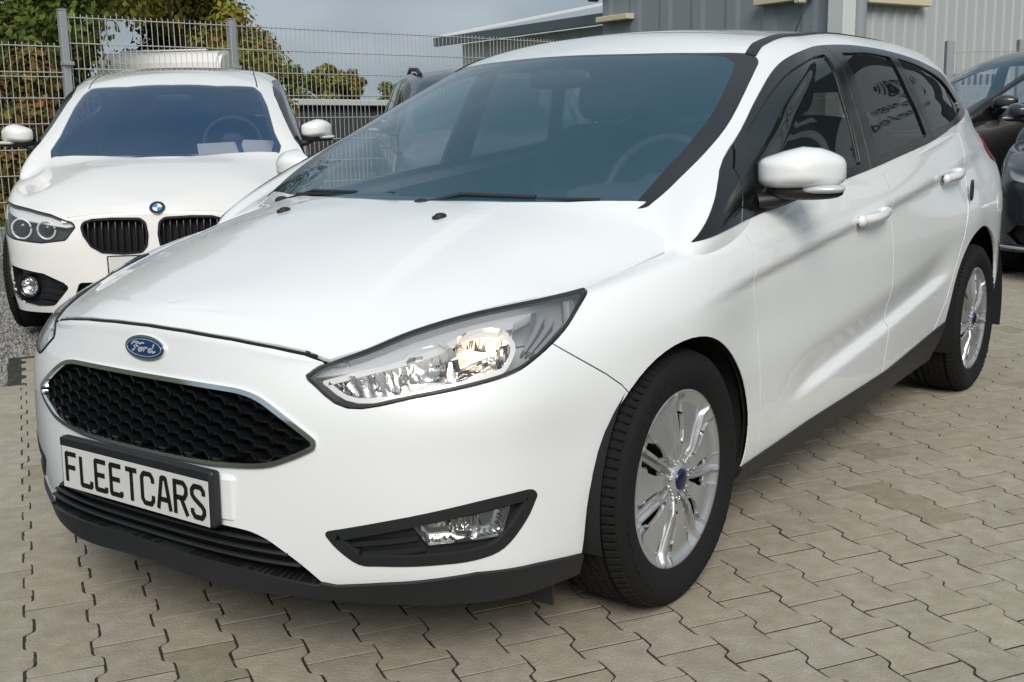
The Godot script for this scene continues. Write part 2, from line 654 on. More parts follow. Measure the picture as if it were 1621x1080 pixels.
# joins the corners that meet and turns the open edges inwards, so that a panel has thickness
func rimmed(s: Mb, depth: float) -> Mb:
	var o := Mb.new()
	var at := {}
	var map := PackedInt32Array()
	for k in s.v.size():
		var key := Vector3i((s.v[k] * 10000.0).round())
		if not at.has(key):
			at[key] = o.vert(s.v[k], s.n[k])
		map.append(at[key])
	var edges := {}
	for q in range(0, s.i.size(), 3):
		var t := [map[s.i[q]], map[s.i[q + 1]], map[s.i[q + 2]]]
		if t[0] == t[1] or t[1] == t[2] or t[0] == t[2]:
			continue
		for k in 3:
			o.i.append(t[k])
		for k in 3:
			var a: int = t[k]
			var b: int = t[(k + 1) % 3]
			var key := Vector2i(mini(a, b), maxi(a, b))
			if edges.has(key):
				edges[key] = -1
			else:
				edges[key] = t[(k + 2) % 3]
	if depth == 0.0:
		return o
	for key in edges:
		var third: int = edges[key]
		if third < 0:
			continue
		var a: Vector3 = o.v[key.x]
		var b: Vector3 = o.v[key.y]
		if absf(a.x) < 2e-4 and absf(b.x) < 2e-4:
			continue
		var na: Vector3 = o.n[key.x]
		var nb: Vector3 = o.n[key.y]
		var out := (b - a).cross(na + nb)
		if out.length_squared() < 1e-16:
			continue
		out = out.normalized()
		if out.dot(o.v[third] - a) > 0:
			out = -out
		var k := o.vert(a, (out + na * 0.5).normalized())
		o.vert(b, (out + nb * 0.5).normalized())
		o.vert(b - nb * depth, out)
		o.vert(a - na * depth, out)
		o.tri(k, k + 1, k + 2)
		o.tri(k, k + 2, k + 3)
	return o


func both(s: Mb) -> Mb:
	var o := Mb.new()
	o.join(s)
	o.join(s, Transform3D(Basis.from_scale(Vector3(-1, 1, 1))))
	return o


func mirrored(s: Mb) -> Mb:
	var o := Mb.new()
	o.join(s, Transform3D(Basis.from_scale(Vector3(-1, 1, 1))))
	return o


# lettering and lines of an even width
func stroke(pts: Array, w: float, round_ends := false) -> Array:
	var p := PackedVector2Array()
	for k in range(0, pts.size(), 2):
		p.append(Vector2(pts[k], pts[k + 1]))
	return Geometry2D.offset_polyline(p, w / 2, Geometry2D.JOIN_ROUND, Geometry2D.END_ROUND if round_ends else Geometry2D.END_BUTT)


func walls(s: Mb, depth: float) -> Mb:
	# only the turned-in edges of a panel
	var r := rimmed(s, 0.0)
	var f := rimmed(s, depth)
	var o := Mb.new()
	o.v = f.v
	o.n = f.n
	o.i = f.i.slice(r.i.size())
	return o


func swage(p: Vector3) -> Vector3:
	# the crease below the door handles and the hollow above the sill
	if p.x < 0.5 or p.z > 0.1 or p.z < -3.2:
		return p
	var line := 0.752 + (-0.35 - p.z) * 0.102
	var k := smoothstep(0.05, -0.45, p.z) * (1.0 - smoothstep(-2.2, -2.9, p.z) * 0.6)
	var d := line - p.y
	if d > -0.012:
		p.x -= k * 0.013 * smoothstep(-0.012, 0.01, d) * (1.0 - smoothstep(0.02, 0.26, d))
	var low := 0.40 + (-0.65 - p.z) * 0.115
	var kk := smoothstep(-0.50, -0.85, p.z) * (1.0 - smoothstep(-1.9, -2.25, p.z))
	var e := low - p.y
	if e > -0.12:
		p.x -= kk * 0.020 * (smoothstep(-0.12, 0.0, e) - smoothstep(0.0, 0.03, e))
	return p


func front_z(x: float, y: float) -> float:
	return 0.828 + (0.627 - y) * 0.123 - 0.10 * x * x - 0.6 * pow(x, 4)


func arch_front() -> PackedVector2Array:
	var p := PackedVector2Array([Vector2(-0.348, 0.0), Vector2(0.358, 0.0)])
	for k in 33:
		var g := PI * k / 32.0
		p.append(Vector2(0.006 + 0.351 * cos(g), 0.306 + 0.353 * sin(g)))
	return p


func arch_rear() -> PackedVector2Array:
	return smooth([-3.02, 0.0, -3.02, 0.22, -3.005, 0.40, -2.945, 0.555, -2.825, 0.66, -2.65, 0.706, -2.466, 0.681, -2.32, 0.606, -2.225, 0.505, -2.165, 0.364, -2.145, 0.2, -2.145, 0.0])


const DOOR_FRONT := [-0.365, 0.93, -0.365, 0.887, -0.354, 0.827, -0.348, 0.758, -0.354, 0.701, -0.378, 0.611, -0.398, 0.427, -0.434, 0.261]
const DOOR_MID := [-1.40, 1.05, -1.408, 0.979, -1.424, 0.92, -1.434, 0.852, -1.437, 0.697, -1.435, 0.522, -1.42, 0.356, -1.41, 0.2]
const DOOR_REAR := [-2.424, 1.2, -2.424, 0.999, -2.411, 0.909, -2.397, 0.848, -2.365, 0.775, -2.318, 0.68, -2.231, 0.575, -2.13, 0.455, -2.02, 0.36, -1.96, 0.25]
const SILL_TOP := [-0.30, 0.252, -0.336, 0.255, -0.441, 0.263, -0.788, 0.287, -1.463, 0.31, -2.08, 0.365, -2.3, 0.385]
const LAMP_OUTLINE := [-0.235, 0.657, -0.156, 0.604, -0.024, 0.624, 0.099, 0.642, 0.178, 0.658, 0.235, 0.684, 0.297, 0.724, 0.342, 0.765, 0.373, 0.793, 0.298, 0.782, 0.122, 0.761, -0.011, 0.736, -0.108, 0.707, -0.195, 0.681]
const HOOD_OUTLINE := [-0.05, 0.95, 0.464, 0.95, 0.466, 0.741, 0.521, 0.674, 0.566, 0.582, 0.632, 0.459, 0.721, 0.299, 0.757, 0.234, 0.787, 0.079, 0.806, -0.048, 0.744, -0.156, 0.716, -0.196, 0.69, -0.2, 0.62, -0.155, 0.5, -0.095, 0.35, -0.045, 0.18, -0.012, 0.0, 0.0, -0.05, 0.0]
const GRILLE := [-0.05, 0.627, 0.0, 0.627, 0.12, 0.627, 0.24, 0.625, 0.30, 0.621, 0.351, 0.607, 0.421, 0.57, 0.468, 0.541, 0.477, 0.528, 0.468, 0.516, 0.417, 0.491, 0.357, 0.471, 0.248, 0.460, 0.12, 0.457, 0.0, 0.456, -0.05, 0.456]
const HOOD_FRONT := [-0.05, 0.727, 0.0, 0.727, 0.12, 0.7245, 0.25, 0.717, 0.35, 0.7065, 0.42, 0.696, 0.47, 0.683]
const LOWER_GRILLE := [-0.05, 0.345, 0.25, 0.336, 0.341, 0.326, 0.402, 0.294, 0.442, 0.264, 0.47, 0.236, 0.452, 0.231, 0.25, 0.252, 0.0, 0.258, -0.05, 0.258]
const FOG_OUTLINE := [-0.211, 0.343, -0.188, 0.314, -0.146, 0.283, -0.098, 0.281, 0.0, 0.282, 0.088, 0.286, 0.147, 0.303, 0.196, 0.354, 0.222, 0.402, 0.214, 0.413, 0.19, 0.416, 0.090, 0.408, -0.064, 0.382, -0.186, 0.354, -0.205, 0.349]
const WHITE_BOTTOM := [-0.8, 0.0, 0.6, 0.0, 0.6, 0.228, 0.344, 0.234, 0.223, 0.25, 0.088, 0.258, -0.099, 0.243, -0.19, 0.232, -0.22, 0.236, -0.30, 0.245, -0.424, 0.254, -0.61, 0.262, -0.8, 0.262]
const WINDOW_LINE := [-0.106, 0.866, -0.343, 0.894, -0.678, 0.925, -1.074, 0.968, -1.373, 0.996, -1.928, 1.053, -2.418, 1.119, -2.655, 1.153, -2.717, 1.181, -2.725, 1.225, -2.563, 1.309, -2.314, 1.353, -1.961, 1.383, -1.631, 1.391, -1.42, 1.386, -1.268, 1.37, -1.113, 1.339, -0.961, 1.288, -0.779, 1.208, -0.602, 1.123, -0.376, 1.022]
const FRONT_GLASS := [-0.562, 1.093, -0.709, 1.165, -0.865, 1.234, -1.026, 1.294, -1.195, 1.335, -1.31, 1.35, -1.233, 1.008, -1.069, 0.993, -0.699, 0.951, -0.467, 0.928, -0.492, 1.021]
const REAR_GLASS := [-1.426, 1.359, -1.65, 1.367, -1.873, 1.362, -1.968, 1.082, -1.405, 1.023]
const QUARTER_GLASS := [-1.948, 1.361, -2.168, 1.342, -2.399, 1.305, -2.54, 1.255, -2.6, 1.21, -2.59, 1.178, -2.531, 1.16, -2.427, 1.138, -2.169, 1.108, -2.06, 1.098]
const SCREEN := [-0.05, 0.045, 0.0, 0.045, 0.18, 0.03, 0.36, -0.005, 0.5, -0.055, 0.62, -0.115, 0.68, -0.16, 0.692, -0.196, 0.706, -0.285, 0.712, -0.433, 0.692, -0.632, 0.624, -0.934, 0.6, -1.005, 0.568, -1.022, 0.47, -0.955, 0.381, -0.909, 0.252, -0.855, 0.12, -0.828, 0.0, -0.82, -0.05, -0.82]


func arm_of(a: Vector3, b: Vector3) -> Transform3D:
	# a frame at a whose z axis looks towards b
	var z := (b - a).normalized()
	var x := Vector3.UP.cross(z).normalized()
	return Transform3D(Basis(x, z.cross(x), z), a)


func make_tyre(radius: float, width: float, rim: float) -> Mb:
	var o := Mb.new()
	var w := width / 2
	# sidewall, shoulder and a tread with four grooves
	var prof := PackedVector2Array([Vector2(w - 0.012, rim - 0.012), Vector2(w - 0.004, rim), Vector2(w + 0.004, rim + 0.012), Vector2(w + 0.009, rim + 0.03), Vector2(w + 0.011, rim + 0.045), Vector2(w + 0.006, rim + 0.063), Vector2(w + 0.003, rim + 0.066), Vector2(w - 0.004, rim + 0.079), Vector2(w - 0.013, radius - 0.012), Vector2(w - 0.026, radius - 0.003)])
	var x := w - 0.026
	for g in 4:
		var c := w - 0.045 - g * (width - 0.09) / 3.0
		prof.append_array(PackedVector2Array([Vector2(c + 0.005, radius), Vector2(c + 0.004, radius - 0.007), Vector2(c - 0.004, radius - 0.007), Vector2(c - 0.005, radius)]))
	var m := prof.size()
	for k in range(9, -1, -1):
		prof.append(Vector2(-prof[k].x, prof[k].y))
	o.lathe(prof, 72)
	# shoulder blocks, split by cross grooves
	for s in [-1.0, 1.0]:
		for k in 92:
			var g := TAU * (k + (0.5 if s > 0 else 0.0)) / 92
			var b := Basis(Vector3.RIGHT, g)
			o.box(b * Vector3(s * (w - 0.0225), radius - 0.0062, 0), Vector3(0.033, 0.012, 0.0172), 0.003, b * Basis(Vector3.BACK, -s * 0.32))
			o.box(b * Vector3(s * (w - 0.064), radius - 0.0036, 0.004), Vector3(0.022, 0.009, 0.0172), 0.002, b * Basis(Vector3.UP, s * 0.4))
			if k % 2 == 0:
				o.box(b * Vector3(s * 0.012, radius - 0.0022, -0.004), Vector3(0.018, 0.009, 0.043), 0.002, b * Basis(Vector3.UP, s * 0.3))
	# bands and lettering ring on the outer sidewall
	for k in 60:
		var g := TAU * k / 60
		if k % 15 < 9:
			var b := Basis(Vector3.RIGHT, g)
			o.box(b * Vector3(w + 0.0105, rim + 0.047, 0), Vector3(0.003, 0.012, 0.006 + 0.006 * ((k * 7) % 3)), 0.001, b)
	return o


func make_wheel_cover(spokes: int, radius: float) -> Mb:
	# a plastic cover of raised twin ribs with slots beside each rib
	var o := Mb.new()
	var nr := 34
	var nt := spokes * 44
	var dome := func(r: float, th: float) -> float:
		var q := r / radius
		var h := 0.002 - 0.017 * pow(q, 2.0) + 0.014 * smoothstep(0.82, 0.97, q) - 0.012 * smoothstep(0.975, 1.0, q)
		h -= 0.010 * (smoothstep(0.13, 0.20, q) - smoothstep(0.20, 0.42, q))
		var pitch := TAU / spokes
		var a := fposmod(th + pitch / 2, pitch) - pitch / 2
		var arc := a * r
		var on := smoothstep(0.16, 0.26, q) * (1.0 - smoothstep(0.90, 0.985, q))
		# the rib itself
		h += on * 0.006 * (1.0 - smoothstep(0.002, 0.0045 + 0.004 * q, absf(arc)))
		# the hollows beside it, deeper towards the slots
		var side := absf(arc) / (0.006 + 0.036 * q)
		h += on * 0.0025 * smoothstep(0.92, 1.0, side) * (1.0 - smoothstep(1.0, 1.12, side))
		h -= on * 0.012 * smoothstep(0.10, 0.27, side) * (1.0 - smoothstep(0.98, 1.01, side)) * (1.0 - 0.6 * smoothstep(0.7, 0.95, q))
		return h
	for a in nr + 1:
		var r := 0.012 + (radius - 0.012) * a / nr
		for b in nt:
			var th := TAU * b / nt
			var h: float = dome.call(r, th)
			var hr: float = dome.call(r + 0.0015, th)
			var ht: float = dome.call(r, th + 0.0015 / r)
			var er := Vector3(0, cos(th), sin(th))
			var et := Vector3(0, -sin(th), cos(th))
			var nn := (Vector3(1, 0, 0) - er * (hr - h) / 0.0015 - et * (ht - h) / 0.0015).normalized()
			o.vert(Vector3(h, 0, 0) + er * r, nn)
	for a in nr:
		for b in nt:
			var k := a * nt + b
			var l := a * nt + (b + 1) % nt
			o.tri(k, l, l + nt)
			o.tri(k, l + nt, k + nt)
	for s in spokes:
		var th := TAU * s / spokes
		for e in [-1.0, 1.0]:
			var p := PackedVector2Array()
			for q in [[0.34, 0.0], [0.39, -0.009], [0.53, -0.019], [0.69, -0.022], [0.755, -0.012], [0.76, 0.001], [0.62, 0.0005], [0.48, 0.0]]:
				var r: float = q[0] * radius
				var arc: float = e * (0.0075 + 0.008 * q[0] - q[1] + 0.002)
				var g: float = th + arc / r
				p.append(Vector2(r * cos(g), r * sin(g)))
			if Geometry2D.is_polygon_clockwise(p):
				p.reverse()
			o = cut(o, [Vector3(0, 1, 0), Vector3(0, 0, 1)], p, false)
	o = rimmed(o, 0.010)
	# bolt dimples as small raised studs
	for s in spokes:
		for e in [-0.5, 0.5]:
			var g = TAU * (s + 0.25 + e * 0.34) / spokes
			o.ball(Vector3(-0.003, cos(g) * 0.045, sin(g) * 0.045), Vector3(0.005, 0.0035, 0.0035), 1.0, 6, 8)
	return o


func add_wheel(car: Node3D, at: Vector3, side: float, spin: float, d: Dictionary) -> Node3D:
	var w := Node3D.new()
	w.name = "wheel" if not car.has_node("wheel") else "wheel_%03d" % car.get_meta("wheels", 1)
	car.set_meta("wheels", car.get_meta("wheels", 0) + 1)
	car.add_child(w, true)
	w.transform = Transform3D(Basis(Vector3.UP, d.get("steer", 0.0)) * Basis(Vector3.UP, 0.0 if side > 0 else PI) * Basis(Vector3.RIGHT, spin), at)
	obj("tyre", d.tyre, M.rubber, w)
	obj("wheel_cover", d.cover, d.get("metal", M.cover), w).position.x = d.out
	obj("rim_dish", d.dish, M.black, w)
	obj("hub_badge", d.badge, M.badge_dark, w).position.x = d.out
	return w


func ford_script() -> Array:
	# handwriting of the oval badge
	return [
		[-0.62, 0.10, -0.52, 0.24, -0.34, 0.26, -0.20, 0.18, -0.08, 0.24, 0.02, 0.24], [-0.34, 0.26, -0.42, 0.02, -0.48, -0.16, -0.58, -0.20], [-0.50, 0.02, -0.36, 0.05, -0.26, 0.03],
		[-0.12, -0.02, -0.22, -0.04, -0.26, -0.14, -0.18, -0.20, -0.08, -0.14, -0.07, -0.05, -0.12, -0.02, -0.02, -0.02, 0.06, 0.02], [0.06, 0.03, 0.03, -0.08, 0.0, -0.19], [0.04, -0.06, 0.12, 0.02, 0.20, 0.01],
		[0.42, -0.02, 0.30, -0.02, 0.24, -0.12, 0.30, -0.20, 0.38, -0.16, 0.44, -0.02, 0.52, 0.24], [0.47, 0.08, 0.42, -0.12, 0.48, -0.20, 0.58, -0.12],
	]


func oval_badge(parent: Node3D, t: Transform3D, rx: float, ry: float, called: String) -> void:
	var ring := Mb.new()
	var face := Mb.new()
	var pen := Mb.new()
	var e := PackedVector2Array()
	var f := PackedVector2Array()
	for k in 40:
		var g := TAU * k / 40
		e.append(Vector2(cos(g) * rx, sin(g) * ry))
		f.append(Vector2(cos(g) * (rx - 0.005), sin(g) * (ry - 0.005)))
	ring.extrude(e, t, 0.006)
	face.extrude(f, t, 0.0075)
	for s in ford_script():
		var q := []
		for k in range(0, s.size(), 2):
			q.append_array([s[k] * rx, s[k + 1] * ry * 1.55])
		for p in stroke(Array(q), rx * 0.055, true):
			pen.extrude(p, t, 0.0086)
	var band := PackedVector3Array()
	for k in 40:
		var g := TAU * k / 40
		band.append(t * Vector3(cos(g) * (rx - 0.009), sin(g) * (ry - 0.009), 0.0077))
	pen.tube(band, 0.0008, 5, true)
	var b := obj(called, ring, M.chrome, parent)
	obj("badge_face", face, M.badge_blue, b)
	obj("badge_lettering", pen, M.badge_silver, b)


func plate_letters(word: String, pitch: float, h: float, w: float) -> Mb:
	# upright stencil-like characters of even stroke
	var L := {
		"F": [[0, 0, 0, 1, 1, 1], [0, 0.52, 0.86, 0.52]], "L": [[0, 1, 0, 0, 1, 0, 1, 0.2]], "E": [[1, 1, 0, 1, 0, 0, 1, 0, 1, 0.14]], "T": [[-0.02, 1, 1.02, 1], [0.5, 1, 0.5, -0.06]],
		"C": [[1, 0.72, 1, 0.86, 0.8, 1, 0.2, 1, 0, 0.86, 0, 0.14, 0.2, 0, 0.8, 0, 1, 0.14, 1, 0.3]], "A": [[-0.05, -0.06, 0.33, 1, 0.67, 1, 1.05, -0.06], [0.1, 0.28, 0.9, 0.28]],
		"R": [[0, -0.06, 0, 1.07], [0.0, 1, 0.75, 1, 0.98, 0.86, 0.98, 0.66, 0.78, 0.5, 0.0, 0.5], [0.52, 0.5, 1.05, -0.06]], "S": [[1, 0.74, 0.98, 0.88, 0.78, 1, 0.22, 1, 0, 0.86, 0.02, 0.7, 0.2, 0.6, 0.84, 0.38, 1, 0.28, 1, 0.14, 0.8, 0, 0.2, 0, 0, 0.14, 0, 0.26]],
	}
	var o := Mb.new()
	var x := -pitch * (word.length() - 1) / 2.0
	for ch in word:
		var lines: Array = L[ch].duplicate()
		if ch == "E":
			lines.append([0, 0.52, 0.86, 0.52])
		for s in lines:
			var q := []
			for k in range(0, s.size(), 2):
				q.append_array([x + (s[k] - 0.5) * w, (s[k + 1] - 0.5) * h])
			for p in stroke(Array(q), 0.0108):
				o.extrude(p, Transform3D(), 0.0012)
		x += pitch
	return o


func headrest_seat(car: Node3D, at: Vector3, wide: float, called: String) -> void:
	var s := Mb.new()
	s.ball(at + Vector3(0, 0.13, 0.02), Vector3(wide / 2, 0.09, 0.27), 0.6, 10, 20)
	s.ball(at + Vector3(0, 0.46, -0.27), Vector3(wide / 2, 0.34, 0.085), 0.6, 12, 20, Basis(Vector3.RIGHT, -0.30))
	var o := obj(called, s, M.fabric, car)
	var count := 1 if wide < 0.7 else 3
	for k in count:
		var h := Mb.new()
		var x := (k - (count - 1) / 2.0) * 0.42
		h.ball(at + Vector3(x, 0.89, -0.42), Vector3(0.125, 0.095, 0.05), 0.65, 10, 16, Basis(Vector3.RIGHT, -0.2))
		for e in [-0.05, 0.05]:
			h.tube(PackedVector3Array([at + Vector3(x + e, 0.72, -0.37), at + Vector3(x + e, 0.86, -0.41)]), 0.006, 6)
		obj("headrest", h, M.fabric, o)


func add_mirror(car: Node3D, side: float, at: Vector3, paint: Material, d: Dictionary) -> void:
	var k: Vector3 = d.get("scale", Vector3.ONE)
	var fl := Transform3D(Basis.from_scale(Vector3(side, 1, 1)), Vector3(at.x * side, at.y, at.z))
	var turn := Basis(Vector3.UP, d.get("turn", 0.42))
	var cap := Mb.new()
	# shell: flat at the back, bulging forwards and outwards
	var rings := 18
	var seg := 36
	for a in rings + 1:
		var th := (PI / 2) * a / rings
		for b in seg + 1:
			var ph := TAU * b / seg
			var e := 0.5
			var cx := signf(cos(ph)) * pow(absf(cos(ph)), e)
			var cy := signf(sin(ph)) * pow(absf(sin(ph)), e)
			var rr := pow(sin(th), 0.75)
			var p := Vector3(cx * rr * 0.105, cy * rr * 0.056, pow(cos(th), 0.9) * 0.085)
			if p.y < 0:
				p.y *= 0.62
				p.z *= 1.0
			else:
				p.y *= 1.0 - 0.30 * smoothstep(0.0, 1.0, absf(p.x - 0.01) / 0.10)
			p.z -= 0.05 * smoothstep(-0.02, 0.105, p.x)
			cap.vert(turn * (p * k), Vector3.UP)
	for a in rings:
		for b in seg:
			var q := a * (seg + 1) + b
			cap.tri(q, q + 1, q + seg + 2)
			cap.tri(q, q + seg + 2, q + seg + 1)
	smooth_normals(cap, Vector3(0, 0, -0.05))
	var whole := Mb.new()
	whole.join(cap, fl)
	var o := obj("wing_mirror", whole, paint, car)
	var base := Mb.new()
	var b2 := Mb.new()
	b2.join(base)
	b2.ball(Vector3(0.0, -0.050, -0.02), Vector3(0.10, 0.022, 0.060), 0.7, 10, 20, turn)
	b2.box(turn * Vector3(0.0, 0.0, -0.062), Vector3(0.19, 0.085, 0.02), 0.008, turn)
	var arm: Vector3 = d.get("foot", Vector3(-0.10, -0.07, 0.03))
	var p0 := Vector3(-0.03, -0.052, -0.01)
	b2.tube(PackedVector3Array([p0, p0.lerp(arm, 0.5) + Vector3(0, -0.006, 0), arm]), 0.034, 10, false, 0.022)
	whole = Mb.new()
	whole.join(b2, fl)
	obj("mirror_foot", whole, M.black_trim, o)
	var lamp := Mb.new()
	lamp.ball(turn * Vector3(0.050, -0.043, 0.004), Vector3(0.060, 0.0125, 0.050), 0.75, 8, 18, turn)
	whole = Mb.new()
	whole.join(lamp, fl)
	obj("mirror_indicator_lamp", whole, M.lamp_grey, o)
	var glass := Mb.new()
	glass.box(turn * Vector3(0.0, 0.0, -0.075), Vector3(0.16, 0.075, 0.004), 0.001, turn)
	whole = Mb.new()
	whole.join(glass, fl)
	obj("mirror_glass", whole, M.chrome, o)


func smooth_normals(s: Mb, away: Vector3) -> void:
	var at := {}
	var acc := []
	var map := PackedInt32Array()
	for k in s.v.size():
		var key := Vector3i((s.v[k] * 20000.0).round())
		if not at.has(key):
			at[key] = acc.size()
			acc.append(Vector3.ZERO)
		map.append(at[key])
	for q in range(0, s.i.size(), 3):
		var a := s.v[s.i[q]]
		var nn := (s.v[s.i[q + 1]] - a).cross(s.v[s.i[q + 2]] - a)
		if nn.dot(a - away) < 0:
			nn = -nn
		for k in 3:
			acc[map[s.i[q + k]]] += nn
	for k in s.v.size():
		s.n[k] = acc[map[k]].normalized()


func pair(called: String, s: Mb, m: Material, parent: Node3D) -> Array:
	# the same panel on the left and on the right of the car
	return [obj(called, s, m, parent), obj(called, mirrored(s), m, parent)]


func build_estate() -> void:
	var car := thing("estate_car", "white five-door estate car nearest the camera, front plate reading FLEETCARS, headlights lit", "car")
	var low := sheet(rows_of(BODY_ROWS), 0.0145, true, true, false, swage)
	var hrows := rows_of(BODY_ROWS)
	hrows = [hrows[5].slice(0, 8), hrows[6].slice(0, 8), hrows[7].slice(0, 8)] + rows_of(HOOD_ROWS)
	var crease := func(p: Vector3) -> Vector3:
		var d := p.x - (0.335 + 0.16 * p.z)
		p.y -= 0.008 * smoothstep(-0.014, 0.014, d) * (1.0 - smoothstep(0.015, 0.20, d)) * smoothstep(0.70, 0.35, p.z) * smoothstep(-0.04, 0.16, p.z)
		return p
	var hood := sheet(hrows, 0.0145, true, false, true, crease)
	var cabin := sheet(flip(rows_of(CABIN_COLUMNS)), 0.0145, true, true, true)
	var g := 0.0030
	var paint: Material = M.paint
	# --- lower body
	low = cut(low, SIDE, arch_front(), false)
	low = cut(low, SIDE, arch_rear(), false)
	var shell := low
	var nose := cut(low, SIDE, poly([-0.9, -1, 2, -1, 2, 2, -0.9, 2]), true)
	var flank := cut(low, SIDE, poly([-0.9, -1, 2, -1, 2, 2, -0.9, 2]), false)
	low = Mb.new()
	var lampo := rounded(curve(LAMP_OUTLINE), 0.008)
	var fogo := rounded(curve(FOG_OUTLINE), 0.006)
	var grilleo := rounded(curve(GRILLE), 0.009)
	var lowo := rounded(curve(LOWER_GRILLE), 0.006)
	var hoodo := poly(HOOD_OUTLINE)
	var lens := cut(nose, OBL, lampo, true)
	lens = cut(lens, TOP, poly(HOOD_OUTLINE.slice(4) + [-0.05, 0.70, 0.45, 0.735]), false)
	nose = cut(nose, OBL, grown(lampo, g), false)
	nose = cut(nose, TOP, grown(poly(HOOD_OUTLINE.slice(4) + [-0.05, 0.70, 0.45, 0.735]), g), false)
	nose = cut(nose, FRONT, poly(Array(HOOD_FRONT) + [0.47, 1.2, -0.05, 1.2]), false)
	var fog := cut(nose, OBL, fogo, true)
	nose = cut(nose, OBL, grown(fogo, 0.001), false)
	var grille := cut(nose, FRONT, grilleo, true)
	nose = cut(nose, FRONT, grilleo, false)
	var lowg := cut(nose, FRONT, lowo, true)
	nose = cut(nose, FRONT, lowo, false)
	var lip := cut(nose, OBL, poly(WHITE_BOTTOM), true)
	nose = cut(nose, OBL, grown(poly(WHITE_BOTTOM), 0.001), false)
	# bumper and wing meet below the headlamp
	var seam := [0.20, 0.76, 0.235, 0.73, 0.272, 0.700, 0.346, 0.653, 0.392, 0.623, 0.432, 0.592, 0.46, 0.56, 0.50, 0.50]
	var bump := poly([-1.2, -0.5, -1.2, 1.2, 0.19, 1.2] + seam + [0.6, 0.45, 0.6, -0.5])
	var bumper := cut(nose, OBL, grown(bump, -g / 2), true)
	var wing := cut(nose, OBL, grown(bump, g / 2), false)
	lip = cut(lip, SIDE, poly([0.2, -1, 2, -1, 2, 1, 0.2, 1]), true)
	var bumper_part := obj("front_bumper", rimmed(both(bumper), 0.012), paint, car)
	obj("bumper_lip", rimmed(pushed(both(lip), 0.008), 0.06), M.black_trim, car)
	# doors and rear quarter
	var sillo := poly([-0.30, 0.0] + SILL_TOP + [-2.3, 0.0])
	var sideall := Mb.new()
	sideall.join(wing)
	sideall.join(flank)
	var sill := cut(sideall, SIDE, sillo, true)
	var keep := cut(sideall, SIDE, grown(sillo, 0.0015), false)
	var frontdoor := DOOR_FRONT.duplicate()
	var mid := []
	for k in range(DOOR_MID.size() - 2, -1, -2):
		mid.append_array([DOOR_MID[k], DOOR_MID[k + 1]])
	frontdoor.append_array([-0.44, 0.1, -1.41, 0.1] + mid)
	var df := poly(frontdoor)
	var rear := []
	for k in range(DOOR_REAR.size() - 2, -1, -2):
		rear.append_array([DOOR_REAR[k], DOOR_REAR[k + 1]])
	var dr := poly(DOOR_MID + [-1.41, 0.1, -1.96, 0.1] + rear)
	var door_a := cut(keep, SIDE, grown(df, -g), true)
	var door_b := cut(keep, SIDE, grown(dr, -g), true)
	keep = cut(keep, SIDE, grown(df, g * 0.3), false)
	keep = cut(keep, SIDE, grown(dr, g * 0.3), false)
	var zmid := poly([-1.2, -1, 2, -1, 2, 3, -1.2, 3])
	wing = cut(keep, SIDE, zmid, true)
	var quarter := cut(keep, SIDE, zmid, false)
	pair("front_wing", rimmed(wing, 0.003), paint, car)
	var lampr := poly([-2.915, 1.03, -2.965, 1.075, -3.6, 1.085, -3.6, 0.92, -3.08, 0.955, -2.97, 0.97])
	var tail := cut(quarter, SIDE, lampr, true)
	quarter = cut(quarter, SIDE, grown(lampr, 0.002), false)
	obj("rear_quarter", rimmed(both(quarter), 0.012), paint, car)
	pair("tail_lamp", rimmed(pushed(tail, 0.004), 0.02), M.lamp_red, car)
	var doors := pair("front_door", rimmed(door_a, 0.002), paint, car) + pair("rear_door", rimmed(door_b, 0.002), paint, car)
	for k in 4:
		var s := 1.0 if k % 2 == 0 else -1.0
		var a := Vector3(0.894, 0.842, -1.105) if k < 2 else Vector3(0.877, 0.925, -2.055)
		var b := Vector3(0.898, 0.852, -1.335) if k < 2 else Vector3(0.868, 0.938, -2.30)
		var h := Mb.new()
		var pts := PackedVector3Array()
		for q in 9:
			var t := q / 8.0
			pts.append(a.lerp(b, t) + Vector3(0.012 + 0.016 * sin(PI * clampf(t * 1.0, 0, 1)), 0, 0))
		h.tube(pts, 0.010, 12, false, 0.017)
		h.ball(pts[0], Vector3(0.014, 0.018, 0.022))
		h.ball(pts[8] + Vector3(-0.010, 0, 0), Vector3(0.018, 0.018, 0.026), 0.8)
		var o := Mb.new()
		o.join(h, Transform3D(Basis.from_scale(Vector3(s, 1, 1))))
		obj("door_handle", o, paint, doors[k])
		var cup := Mb.new()
		var at := a.lerp(b, 0.42)
		cup.tube(PackedVector3Array([a + Vector3(0.0, -0.012, 0.008), a + Vector3(0.0, 0.012, 0.008)]), 0.004, 6)
		cup.box(at + Vector3(-0.001, 0.0, 0), Vector3(0.006, 0.014, 0.15), 0.002)
		o = Mb.new()
		o.join(cup, Transform3D(Basis.from_scale(Vector3(s, 1, 1))))
		obj("handle_recess", o, M.black, doors[k])
	for s in [1.0, -1.0]:
		var fl := Mb.new()
		fl.ball(Vector3(0.893 * s, 0.865, -2.392), Vector3(0.006, 0.042, 0.016), 0.7)
		obj("edge_rubber", fl, M.black_trim, car)
	pair("sill_cover", rimmed(pushed(sill, 0.006), 0.04), M.black_trim, car)
	# the dark shell behind the gaps
	shell = cut(shell, OBL, lampo, false)
	shell = cut(shell, OBL, fogo, false)
	shell = cut(shell, FRONT, grown(grilleo, 0.004), false)
	shell = cut(shell, FRONT, lowo, false)
	shell = cut(shell, FRONT, poly([-0.05, 0.72, 0.48, 0.67, 0.48, 1.2, -0.05, 1.2]), false)
	shell = cut(shell, TOP, grown(poly(HOOD_OUTLINE.slice(4) + [-0.05, 0.70, 0.45, 0.735]), -0.02), false)
	obj("inner_shell", rimmed(pushed(both(shell), -0.016), 0.0), M.black, car)
